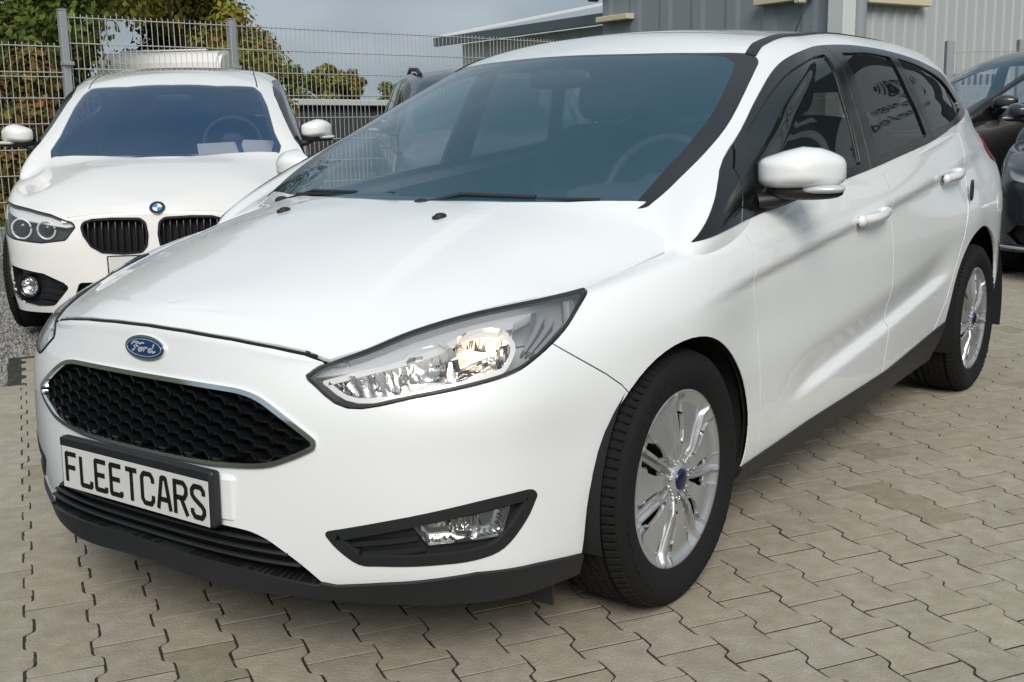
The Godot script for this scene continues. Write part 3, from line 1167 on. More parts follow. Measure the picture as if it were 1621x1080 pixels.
	# --- bonnet
	var hd := cut(hood, TOP, grown(hoodo, -g), true)
	hd = cut(hd, FRONT, grown(poly(Array(HOOD_FRONT) + [0.47, 0.2, -0.05, 0.2]), 0.0075), false)
	var bonnet := obj("bonnet", rimmed(both(hd), 0.014), paint, car)
	obj("bonnet_liner", pushed(both(hd), -0.02), M.black, car)
	oval_badge(bumper_part, Transform3D(Basis(Vector3.RIGHT, -0.13), Vector3(0.0, 0.6825, 0.819)), 0.068, 0.0275, "maker_badge")
	for s in [-1.0, 1.0]:
		var nz := Mb.new()
		nz.ball(Vector3(0.277 * s, 0.926, 0.138), Vector3(0.013, 0.010, 0.018), 0.85)
		nz.box(Vector3(0.277 * s, 0.924, 0.157), Vector3(0.02, 0.012, 0.012), 0.004)
		obj("washer_nozzle", nz, M.black_trim, bonnet)
	# --- grille
	obj("grille_back", pushed(both(grille), -0.05), M.black, car)
	var ring := cut(sheet(rows_of(BODY_ROWS).map(func(r): return r.slice(0, 6)), 0.008, true, false, false), FRONT, grown(grilleo, 0.0015), true)
	ring = cut(ring, FRONT, grown(grilleo, -0.0085), false)
	ring = cut(ring, FRONT, poly([0, -1, 1, -1, 1, 2, 0, 2]), true)
	obj("grille_surround", rimmed(pushed(both(ring), 0.006), 0.03), M.chrome, car)
	var mesh := Mb.new()
	var gp := grown(grilleo, -0.006)
	var ginside := func(x: float, y: float) -> bool:
		return Geometry2D.is_point_in_polygon(Vector2(absf(x), y), gp)
	for r in 7:
		for cc in 24:
			# one cell: a flattened hexagon with a deep frame
			var cx := -0.50 + cc * 0.0425
			var cy := 0.628 - r * 0.0265 - (0.01325 if cc % 2 else 0.0)
			var ps := []
			for q in [Vector2(-0.0285, 0), Vector2(-0.0135, 0.0132), Vector2(0.0135, 0.0132), Vector2(0.0285, 0)]:
				ps.append(Vector2(cx + q.x, cy + q.y))
			for k in 3:
				var a: Vector2 = ps[k]
				var b: Vector2 = ps[k + 1]
				if not (ginside.call(a.x, a.y) and ginside.call(b.x, b.y)):
					continue
				var A := Vector3(a.x, a.y, front_z(a.x, a.y) - 0.010 + (0.004 if k != 1 else 0.0))
				var B := Vector3(b.x, b.y, front_z(b.x, b.y) - 0.010 + (0.004 if k != 1 else 0.0))
				var dz := Vector3(0, -0.006, -0.034)
				var up := Vector3(0, 0.0028, 0) if absf(b.y - a.y) < 0.002 else Vector3(0.0022, 0.0022, 0)
				mesh.quad(A + up, B + up, B - up, A - up)
				mesh.quad(A + up, B + up, B + up + dz, A + up + dz)
				mesh.quad(A - up, B - up, B - up + dz, A - up + dz)
	obj("grille_mesh", mesh, M.gloss_black, car)
	# --- lower grille
	obj("lower_grille_back", pushed(both(lowg), -0.06), M.black, car)
	obj("lower_grille_frame", walls(both(lowg), 0.06), M.black_trim, car)
	for k in 4:
		var y := 0.335 - k * 0.021
		var half: float = [0.27, 0.365, 0.405, 0.432][k]
		var pts := PackedVector3Array()
		for q in 25:
			var x := lerpf(-half, half, q / 24.0)
			pts.append(Vector3(x, y - 0.004 * absf(x), 0.845 - 0.10 * x * x - 0.75 * pow(x, 4)))
		var sl := Mb.new()
		sl.tube(pts, 0.012, 8, false, 0.0035)
		obj("lower_grille_slat", sl, M.black_trim, car)
	# --- fog lamps
	var fog_a := rimmed(pushed(cut(fog, OBL, grown(fogo, -0.022), false), 0.002), 0.05)
	var lampf := rounded(poly([-0.040, 0.3655, -0.008, 0.322, 0.146, 0.327, 0.166, 0.388]), 0.004)
	var deep := cut(cut(fog, OBL, grown(fogo, -0.010), true), OBL, lampf, false)
	var fogs := pair("fog_lamp_surround", fog_a, M.black_trim, car)
	for k in 2:
		var fl := Transform3D(Basis.from_scale(Vector3(1.0 if k == 0 else -1.0, 1, 1)))
		var o := Mb.new()
		o.join(rimmed(pushed(deep, -0.022), 0.03), fl)
		obj("recess_panel", o, M.black_trim, fogs[k])
		for q in 3:
			var band := cut(cut(fog, OBL, line_poly([-0.165 + q * 0.012, 0.343 - q * 0.021, -0.045 + q * 0.014, 0.362 - q * 0.024 + (0.006 if q == 0 else 0.0)], 0.0045), true), OBL, grown(fogo, -0.016), true)
			o = Mb.new()
			o.join(rimmed(pushed(band, -0.006), 0.02), fl)
			obj("recess_slat", o, M.black_trim, fogs[k])
		o = Mb.new()
		o.join(pushed(cut(fog, OBL, lampf, true), -0.008), fl)
		obj("fog_lamp_lens", o, M.lens, fogs[k])
		o = Mb.new()
		o.join(rimmed(pushed(cut(fog, OBL, lampf, true), -0.040), 0.0), fl)
		o.join(walls(pushed(cut(fog, OBL, lampf, true), -0.008), 0.034), fl)
		var at := Vector3(0.715, 0.355, 0.615)
		var bowl := Mb.new()
		bowl.lathe(PackedVector2Array([Vector2(0.030, 0.034), Vector2(0.018, 0.028), Vector2(0.008, 0.019), Vector2(0.002, 0.008), Vector2(0.0, 0.001)]), 24)
		bowl.ball(Vector3(0.014, 0, 0), Vector3(0.01, 0.01, 0.01))
		for q in 5:
			bowl.box(Vector3(0.026, 0.008 - 0.002 * q, -0.026 + q * 0.013), Vector3(0.012, 0.03, 0.004), 0.001)
		o.join(bowl, fl * Transform3D(Basis(Vector3.UP, -0.95), at - Vector3(0.02, 0, 0.022)))
		obj("fog_lamp_reflector", o, M.reflector, fogs[k])
	# --- headlamps
	for k in 2:
		var fl := Transform3D(Basis.from_scale(Vector3(1.0 if k == 0 else -1.0, 1, 1)))
		var o := Mb.new()
		o.join(pushed(cut(lens, OBL, grown(lampo, -0.002), true), 0.001), fl)
		var lamp := obj("headlamp", o, M.lens, car)
		o = Mb.new()
		o.join(rimmed(pushed(cut(lens, OBL, grown(lampo, -0.0048), false), 0.002), 0.008), fl)
		obj("lamp_seal", o, M.black_trim, lamp)
		o = Mb.new()
		o.join(pushed(lens, -0.115), fl)
		o.join(walls(pushed(lens, -0.012), 0.10), fl)
		obj("lamp_housing", o, M.lamp_grey, lamp)
		# pale frame round the reflectors
		var bez := rounded(curve([-0.214, 0.654, -0.087, 0.690, 0.017, 0.716, 0.085, 0.738, 0.13, 0.745, 0.164, 0.743, 0.192, 0.731, 0.193, 0.707, 0.179, 0.680, 0.154, 0.661, 0.019, 0.636, -0.141, 0.614]), 0.012)
		var frame := cut(cut(lens, OBL, bez, true), OBL, grown(bez, -0.011), false)
		o = Mb.new()
		o.join(rimmed(pushed(frame, -0.022), 0.03), fl)
		obj("lamp_frame", o, M.lamp_pale, lamp)
		# bright upper shelf above the frame and the inner wall of the frame
		var shelf := cut(cut(lens, OBL, grown(bez, 0.001), false), OBL, poly([-0.24, 0.66, 0.19, 0.732, 0.2, 0.76, 0.42, 0.83, 0.2, 0.86, -0.25, 0.75]), true)
		o = Mb.new()
		o.join(rimmed(pushed(shelf, -0.03), 0.02), fl)
		obj("lamp_shelf", o, M.lamp_grey, lamp)
		o = Mb.new()
		o.join(walls(pushed(cut(lens, OBL, grown(bez, -0.011), true), -0.024), 0.07), fl)
		obj("reflector_wall", o, M.reflector, lamp)
		var rear_face := pushed(cut(lens, OBL, grown(bez, -0.011), true), -0.09)
		for n in rear_face.n.size():
			var q := rear_face.v[n]
			var a := (q.x - q.z) * 0.707
			rear_face.n[n] = (rear_face.n[n] + Vector3(0.7, 0, -0.7) * 0.35 * sin(a * 260.0) + Vector3.UP * 0.30 * sin(q.y * 190.0 + a * 40.0)).normalized()
		o = Mb.new()
		o.join(rear_face, fl)
		obj("reflector_back", o, M.reflector, lamp)
		# outer side: stepped clear bars
		for q in 3:
			var bar := cut(lens, OBL, line_poly([0.215 + q * 0.014, 0.703 - q * 0.004 + 0.004, 0.262 + q * 0.02, 0.762 - q * 0.006], 0.0045), true)
			o = Mb.new()
			o.join(rimmed(pushed(bar, -0.02 - q * 0.003), 0.03), fl)
			obj("lamp_side_bar", o, M.lamp_bar, lamp)
		# two bowls and their bulbs, the indicator next to the grille
		for q in [[Vector3(0.668, 0.694, 0.455), 0.072, 0.6, M.bulb, 1], [Vector3(0.592, 0.668, 0.553), 0.058, 0.55, M.bulb_soft, 0], [Vector3(0.505, 0.640, 0.640), 0.034, 0.45, M.bulb_amber, 0]]:
			var at: Vector3 = q[0]
			var r: float = q[1]
			var bowl := Mb.new()
			var seg := 28
			for a in 13:
				var rr := r * (0.06 + 0.94 * a / 12.0)
				for b in seg + 1:
					var ph := TAU * b / seg
					var facet := 0.0030 * absf(sin(ph * 8.0)) * (rr / r)
					bowl.vert(Vector3(0.055 * pow(rr / r, 2.0) * (r / 0.062) + facet, rr * cos(ph), rr * sin(ph)), Vector3.RIGHT)
			for a in 12:
				for b in seg:
					var s := a * (seg + 1) + b
					bowl.tri(s, s + 1, s + seg + 2)
					bowl.tri(s, s + seg + 2, s + seg + 1)
			var tb := Transform3D(Basis(Vector3.UP, -PI / 2 + float(q[2])), at)
			var placed := Mb.new()
			placed.join(bowl, tb)
			placed = cut(placed, OBL, grown(bez, -0.011), true)
			bowl = Mb.new()
			bowl.join(placed, tb.affine_inverse())
			smooth_normals(bowl, Vector3(1.0, 0, 0))
			for n in bowl.n.size():
				bowl.n[n] = -bowl.n[n] if bowl.n[n].x < 0 else bowl.n[n]
			o = Mb.new()
			var t := fl * Transform3D(Basis(Vector3.UP, -PI / 2 + float(q[2])) , at)
			o.join(bowl, t)
			obj("lamp_reflector", o, M.reflector, lamp)
			var bulb := Mb.new()
			bulb.ball(Vector3(0.034, 0, 0) * (r / 0.062), Vector3(0.020, 0.0085, 0.0085) * (r / 0.055), 1.0, 8, 12)
			o = Mb.new()
			o.join(bulb, t)
			obj("lamp_bulb", o, q[3], lamp)
			if q[4] == 1:
				var light := OmniLight3D.new()
				light.name = "headlamp_light"
				light.light_color = Color(1.0, 0.86, 0.66)
				light.light_energy = 0.004
				light.omni_range = 6.0
				light.omni_attenuation = 2.0
				light.light_size = 0.012
				light.shadow_enabled = true
				lamp.add_child(light, true)
				light.position = t * (Vector3(0.034, 0, 0) * (r / 0.062))
	# dark seal in the gap in front of the bonnet
	var seal := PackedVector3Array()
	for q in [[-0.44, 0.692, 0.742], [-0.35, 0.7045, 0.768], [-0.25, 0.7155, 0.790], [-0.12, 0.7235, 0.806], [0.0, 0.726, 0.810], [0.12, 0.7235, 0.806], [0.25, 0.7155, 0.790], [0.35, 0.7045, 0.768], [0.44, 0.692, 0.742]]:
		seal.append(Vector3(q[0], q[1] + 0.001, q[2] - 0.004))
	var sealm := Mb.new()
	sealm.tube(seal, 0.0052, 6)
	obj("bonnet_seal", sealm, M.black, car)
	# --- number plate
	var pt := Transform3D(Basis(Vector3.RIGHT, -0.02), Vector3(-0.006, 0.394, 0.874))
	var holder := Mb.new()
	holder.box(pt * Vector3(0, 0.003, -0.008), Vector3(0.537, 0.121, 0.026), 0.006, pt.basis)
	var hold := obj("plate_holder", holder, M.black_trim, car)
	var plate := Mb.new()
	plate.box(pt * Vector3(0, -0.006, 0.006), Vector3(0.516, 0.098, 0.002), 0.0008, pt.basis)
	obj("number_plate", plate, M.plate, hold)
	var letters := Mb.new()
	letters.join(plate_letters("FLEETCARS", 0.0558, 0.066, 0.0375), pt * Transform3D(Basis(), Vector3(0.002, -0.006, 0.0072)))
	obj("plate_lettering", letters, M.plate_black, hold)
	var strip := Mb.new()
	strip.box(pt * Vector3(0, 0.0525, 0.0055), Vector3(0.525, 0.020, 0.004), 0.0015, pt.basis)
	obj("plate_strip", strip, M.black_trim, hold)
	var bracket := Mb.new()
	bracket.box(pt * Vector3(0.268, 0.0, -0.034), Vector3(0.05, 0.10, 0.02), 0.008, pt.basis * Basis(Vector3.UP, 0.25))
	obj("plate_bracket", bracket, paint, hold)
	# --- cabin
	var seen := cut(cabin, TOP, curve(SCREEN), false)
	seen = cut(seen, SIDE, grown(rounded(curve(WINDOW_LINE), 0.002), 0.001), false)
	var belt := poly([0.3, 0.0, 0.3, 0.70, -0.02, 0.70, -0.2, 0.82, -0.343, 0.86, -1.373, 0.965, -2.4, 1.09, -2.6, 1.125, -2.85, 1.10, -4, 1.06, -4, 0.0])
	seen = cut(seen, SIDE, belt, false)
	var back := cut(seen, FRONT, poly([-0.1, 1.09, 0.42, 1.09, 0.36, 1.29, -0.1, 1.29]), true)
	back = cut(back, SIDE, poly([-2.9, 0.9, -2.9, 2, -4, 2, -4, 0.9]), true)
	var roof := Mb.new()
	var fore := cut(seen, SIDE, poly([-2.9, 0, -2.9, 3, 2, 3, 2, 0]), true)
	var aft := cut(seen, SIDE, poly([-2.9, 0, -2.9, 3, 2, 3, 2, 0]), false)
	aft = cut(aft, FRONT, poly([-0.1, 1.09, 0.42, 1.09, 0.36, 1.29, -0.1, 1.29]), false)
	roof.join(fore)
	roof.join(aft)
	obj("roof_and_pillars", rimmed(both(roof), 0.014), paint, car)
	obj("headliner", rimmed(pushed(both(fore), -0.022), 0.0), M.headliner, car)
	obj("rear_screen", rimmed(both(back), 0.0), M.dark_glass, car)
	var railp := [0.568, -1.03, 0.553, -1.10, 0.540, -1.264, 0.532, -1.6, 0.528, -2.1, 0.515, -2.6, 0.49, -2.95, 0.455, -3.15]
	var rail := cut(cabin, TOP, line_poly(railp, 0.0165), true)
	rail = cut(rail, SIDE, poly([-4, 1.29, -4, 3, 2, 3, 2, 1.29]), true)
	pair("roof_strip", rimmed(pushed(rail, 0.004), 0.012), M.black_trim, car)
	var aerial := Mb.new()
	aerial.tube(PackedVector3Array([Vector3(0.03, 1.478, -2.62), Vector3(0.03, 1.50, -2.64), Vector3(0.035, 1.69, -2.80)]), 0.0045, 8)
	aerial.ball(Vector3(0.03, 1.476, -2.61), Vector3(0.02, 0.016, 0.04))
	obj("roof_aerial", aerial, M.black_trim, car)
	# windscreen with its dark border
	var scr := cut(cabin, TOP, grown(curve(SCREEN), -0.002), true)
	var frit_line := curve([-0.05, 0.2, 0.655, 0.2, 0.652, -0.30, 0.655, -0.43, 0.637, -0.632, 0.585, -0.85, 0.56, -0.925, 0.52, -0.945, 0.44, -0.912, 0.36, -0.876, 0.252, -0.832, 0.12, -0.806, -0.05, -0.798])
	var frit := cut(scr, TOP, frit_line, false)
	var clear := cut(scr, TOP, frit_line, true)
	obj("windscreen", both(clear), M.screen_glass, car)
	obj("windscreen_border", rimmed(both(frit), 0.005), M.frit, car)
	var cowl := cut(scr, TOP, poly([-0.05, 0.2, 0.72, 0.2, 0.70, -0.195, 0.62, -0.175, 0.5, -0.115, 0.35, -0.065, 0.18, -0.03, -0.05, -0.015]), true)
	obj("scuttle_panel", pushed(both(cowl), -0.010), M.black_trim, car)
	# side windows
	var dlo := cut(cabin, SIDE, rounded(curve(WINDOW_LINE), 0.002), true)
	dlo = cut(dlo, TOP, grown(curve(SCREEN), 0.03), false)
	var trims := dlo
	for q in [FRONT_GLASS, REAR_GLASS, QUARTER_GLASS]:
		trims = cut(trims, SIDE, rounded(curve(q), 0.008), false)
	var backing := trims
	for q in [[-1.374, 1.42, -1.307, 0.98], [-0.633, 1.149, -0.56, 1.11, -0.410, 1.024, -0.343, 0.885], [-1.90, 1.40, -2.02, 1.06], [-0.45, 0.955, -0.30, 0.91]]:
		trims = cut(trims, SIDE, line_poly(q, 0.0016), false)
	pair("window_trim", rimmed(pushed(trims, 0.003), 0.016), M.gloss_black, car)
	obj("window_trim_backing", pushed(both(backing), -0.012), M.black, car)
	pair("front_side_window", pushed(cut(dlo, SIDE, grown(curve(FRONT_GLASS), 0.004), true), -0.004), M.side_glass, car)
	pair("rear_side_window", pushed(cut(dlo, SIDE, grown(curve(REAR_GLASS), 0.004), true), -0.004), M.dark_glass, car)
	pair("quarter_window", pushed(cut(dlo, SIDE, grown(curve(QUARTER_GLASS), 0.004), true), -0.004), M.dark_glass, car)
	# wipers, lying along the bottom of the screen
	var arms := [[Vector3(0.10, 0.945, 0.0), Vector3(0.20, 0.970, -0.045), Vector3(0.57, 0.957, -0.135)], [Vector3(-0.50, 0.935, -0.06), Vector3(-0.38, 0.966, -0.075), Vector3(-0.02, 0.968, -0.03)]]
	for a in arms:
		var wp := Mb.new()
		wp.tube(PackedVector3Array([a[0], a[1], a[1].lerp(a[2], 0.55)]), 0.009, 8, false, 0.006)
		wp.tube(PackedVector3Array([a[1] + Vector3(-0.06, -0.010, 0.01), a[1].lerp(a[2], 0.5) + Vector3(0, -0.006, 0), a[2]]), 0.006, 6)
		wp.ball(a[0], Vector3(0.025, 0.015, 0.02))
		obj("wiper", wp, M.black_trim, car)
	for s in [1.0, -1.0]:
		add_mirror(car, s, Vector3(0.935, 1.012, -0.545), paint, {"turn": 0.40, "foot": Vector3(-0.105, -0.075, 0.05), "scale": Vector3(1.08, 1.2, 1.0)})
	# --- wheels
	var dish := Mb.new()
	dish.lathe(PackedVector2Array([Vector2(0.06, 0.20), Vector2(0.03, 0.19), Vector2(0.02, 0.10), Vector2(0.02, 0.001)]), 40)
	dish.lathe(PackedVector2Array([Vector2(-0.09, 0.205), Vector2(0.07, 0.205)]), 40)
	var badge := Mb.new()
	badge.lathe(PackedVector2Array([Vector2(-0.004, 0.026), Vector2(0.005, 0.025), Vector2(0.008, 0.018), Vector2(0.009, 0.001)]), 28)
	var wheel := {"tyre": make_tyre(0.307, 0.188, 0.2185).mesh(), "cover": make_wheel_cover(7, 0.2195).mesh(), "dish": dish.mesh(), "badge": badge.mesh(), "out": 0.088}
	add_wheel(car, Vector3(0.785, 0.316, 0), 1.0, 0.09, wheel)
	add_wheel(car, Vector3(-0.785, 0.316, 0), -1.0, 0.5, wheel)
	add_wheel(car, Vector3(0.775, 0.316, -2.648), 1.0, 0.02, wheel)
	add_wheel(car, Vector3(-0.775, 0.316, -2.648), -1.0, 0.9, wheel)
	for z in [0.0, -2.648]:
		for s in [1.0, -1.0]:
			var lin := Mb.new()
			var R := 0.365 if z == 0.0 else 0.41
			lin.lathe(PackedVector2Array([Vector2(0.42, R), Vector2(0.868, R - 0.012)]), 28, true, -PI * 0.58, PI * 0.58)
			lin.lathe(PackedVector2Array([Vector2(0.42, 0.001), Vector2(0.42, R)]), 28)
			var o := Mb.new()
			o.join(lin, Transform3D(Basis.from_scale(Vector3(s, 1, 1)), Vector3(0, 0.32, z - (0.06 if z < 0 else 0.0))))
			obj("wheel_arch_liner", o, M.black, car)
	var under := Mb.new()
	under.box(Vector3(0, 0.225, -1.33), Vector3(1.56, 0.05, 1.9), 0.01)
	under.box(Vector3(0, 0.225, -1.4), Vector3(0.84, 0.05, 4.2), 0.01)
	under.box(Vector3(0, 0.225, 0.52), Vector3(1.05, 0.04, 0.40), 0.01)
	obj("underbody", under, M.black, car)
	for s in [1.0, -1.0]:
		var flap := Mb.new()
		flap.box(Vector3(0.70 * s, 0.165, 0.40), Vector3(0.16, 0.09, 0.006), 0.002)
		obj("air_deflector", flap, M.black_trim, car)
		var mud := Mb.new()
		mud.box(Vector3(0.79 * s, 0.29, -3.0), Vector3(0.13, 0.16, 0.008), 0.003)
		obj("mud_flap", mud, M.black_trim, car)
	# --- inside
	var dash := Mb.new()
	dash.extrude(rounded(PackedVector2Array(poly(Array([-0.12, 0.60, -0.12, 0.915, -0.22, 0.928, -0.50, 0.925, -0.62, 0.90, -0.68, 0.84, -0.64, 0.70, -0.55, 0.55, -0.1, 0.45]))), 0.015), Transform3D(Basis(Vector3(0, 0, 1), Vector3(0, 1, 0), Vector3(-1, 0, 0)), Vector3(0.69, 0, 0)), 1.38)
	dash.ball(Vector3(0.37, 0.925, -0.60), Vector3(0.19, 0.05, 0.10), 0.8)
	obj("dashboard", dash, M.dash, car)
	var paper := Mb.new()
	var wheel_ring := PackedVector3Array()
	var wb := Basis(Vector3.RIGHT, 1.15)
	for k in 40:
		var a := TAU * k / 40
		wheel_ring.append(Vector3(0.37, 0.93, -0.80) + wb * Vector3(cos(a) * 0.185, 0, sin(a) * 0.185))
	var sw := Mb.new()
	sw.tube(wheel_ring, 0.015, 8, true)
	sw.ball(Vector3(0.37, 0.93, -0.79), Vector3(0.08, 0.03, 0.07), 0.8, 10, 16, wb)
	for a in [0.0, PI, PI / 2]:
		sw.tube(PackedVector3Array([Vector3(0.37, 0.93, -0.80), Vector3(0.37, 0.93, -0.80) + wb * Vector3(cos(a) * 0.18, 0, sin(a) * 0.18)]), 0.015, 6)
	sw.tube(PackedVector3Array([Vector3(0.37, 0.92, -0.78), Vector3(0.37, 0.82, -0.62)]), 0.03, 8)
	obj("steering_wheel", sw, M.dash, car)
	headrest_seat(car, Vector3(0.37, 0.36, -1.30), 0.52, "front_seat")
	headrest_seat(car, Vector3(-0.37, 0.36, -1.30), 0.52, "front_seat")
	headrest_seat(car, Vector3(0, 0.38, -2.15), 1.26, "rear_seat")
	var rv := Mb.new()
	rv.ball(Vector3(0, 1.29, -0.82), Vector3(0.12, 0.032, 0.02), 0.7)
	rv.tube(PackedVector3Array([Vector3(0, 1.30, -0.81), Vector3(0, 1.355, -0.86)]), 0.012, 6)
	obj("inner_mirror", rv, M.black_trim, car)
	var floor_pan := Mb.new()
	floor_pan.box(Vector3(0, 0.30, -1.6), Vector3(1.5, 0.06, 3.2), 0.01)
	obj("cabin_floor", floor_pan, M.black, car)
	# green emission disc and its outline low on the passenger side of the windscreen
	var st := Mb.new()
	for k in 2:
		var r := 0.042 if k == 0 else 0.055
		var pp := PackedVector3Array()
		for a in 30:
			var q := Vector3(-0.60, 0.985, -0.27) + Basis(Vector3(1, 0, 0.25).normalized(), 0.45) * Vector3(cos(TAU * a / 30) * r, 0, -sin(TAU * a / 30) * r + 0.10 * k) + Vector3(0, 0.048 * k * 0.0, 0)
			pp.append(q)
		st.tube(pp, 0.0016, 5, true)
	obj("windscreen_sticker", st, M.sticker_green, car)


# ---------------------------------------------------------------- ground
const ALONG := Vector3(0.857, 0, 0.515)      # rows of paving stones
const ACROSS := Vector3(-0.515, 0, 0.857)
const STONE := 0.1915
const ROW := 0.1396


func on_paving(a: float, b: float) -> bool:
	return (a > -3.40 and b < 1.066) or (a > -2.66 and b < 4.0)


func stone_mesh(seed_: int) -> ArrayMesh:
	# a double-T stone: wide ends, narrow waist, worn top edges
	var r := RandomNumberGenerator.new()
	r.seed = seed_
	var p := PackedVector2Array()
	var q := [[-0.0921, 0.0809], [-0.0655, 0.0809], [-0.0552, 0.0785], [-0.0406, 0.0613], [-0.0303, 0.0589], [0.0303, 0.0589], [0.0406, 0.0613], [0.0552, 0.0785], [0.0655, 0.0809], [0.0921, 0.0809]]
	for k in q:
		p.append(Vector2(k[0] + r.randf_range(-0.0006, 0.0006), k[1] - 0.0029 + r.randf_range(-0.0008, 0.0004)))
	q.reverse()
	for k in q:
		p.append(Vector2(k[0] + r.randf_range(-0.0006, 0.0006), -k[1] + 0.0029 - r.randf_range(-0.0008, 0.0004)))
	var o := Mb.new()
	var top := PackedInt32Array()
	var cw := Geometry2D.is_polygon_clockwise(p)
	var n := p.size()
	var mid := PackedVector2Array()
	for k in n:
		var a := p[(k - 1 + n) % n]
		var b := p[(k + 1) % n]
		var e := (b - a).normalized()
		var outw := Vector2(-e.y, e.x) if cw else Vector2(e.y, -e.x)
		mid.append(p[k] - outw * 0.002)
	var idx := Geometry2D.triangulate_polygon(mid)
	for k in n:
		o.vert(Vector3(mid[k].x, 0, mid[k].y), Vector3.UP)
	for k in idx:
		o.i.append(k)
	for k in n:
		var a := p[k]
		var b := p[(k + 1) % n]
		var e := (b - a).normalized()
		var outw := Vector3(-e.y, 0, e.x) if cw else Vector3(e.y, 0, -e.x)
		var s := o.vert(Vector3(mid[k].x, 0, mid[k].y), Vector3.UP)
		o.vert(Vector3(mid[(k + 1) % n].x, 0, mid[(k + 1) % n].y), Vector3.UP)
		o.vert(Vector3(b.x, -0.0016, b.y), (outw * 0.25 + Vector3.UP).normalized())
		o.vert(Vector3(a.x, -0.0016, a.y), (outw * 0.25 + Vector3.UP).normalized())
		o.tri(s, s + 1, s + 2)
		o.tri(s, s + 2, s + 3)
		var w := o.vert(Vector3(a.x, -0.0016, a.y), outw)
		o.vert(Vector3(b.x, -0.0016, b.y), outw)
		o.vert(Vector3(b.x, -0.02, b.y), outw)
		o.vert(Vector3(a.x, -0.02, a.y), outw)
		o.tri(w, w + 1, w + 2)
		o.tri(w, w + 2, w + 3)
	return o.mesh()


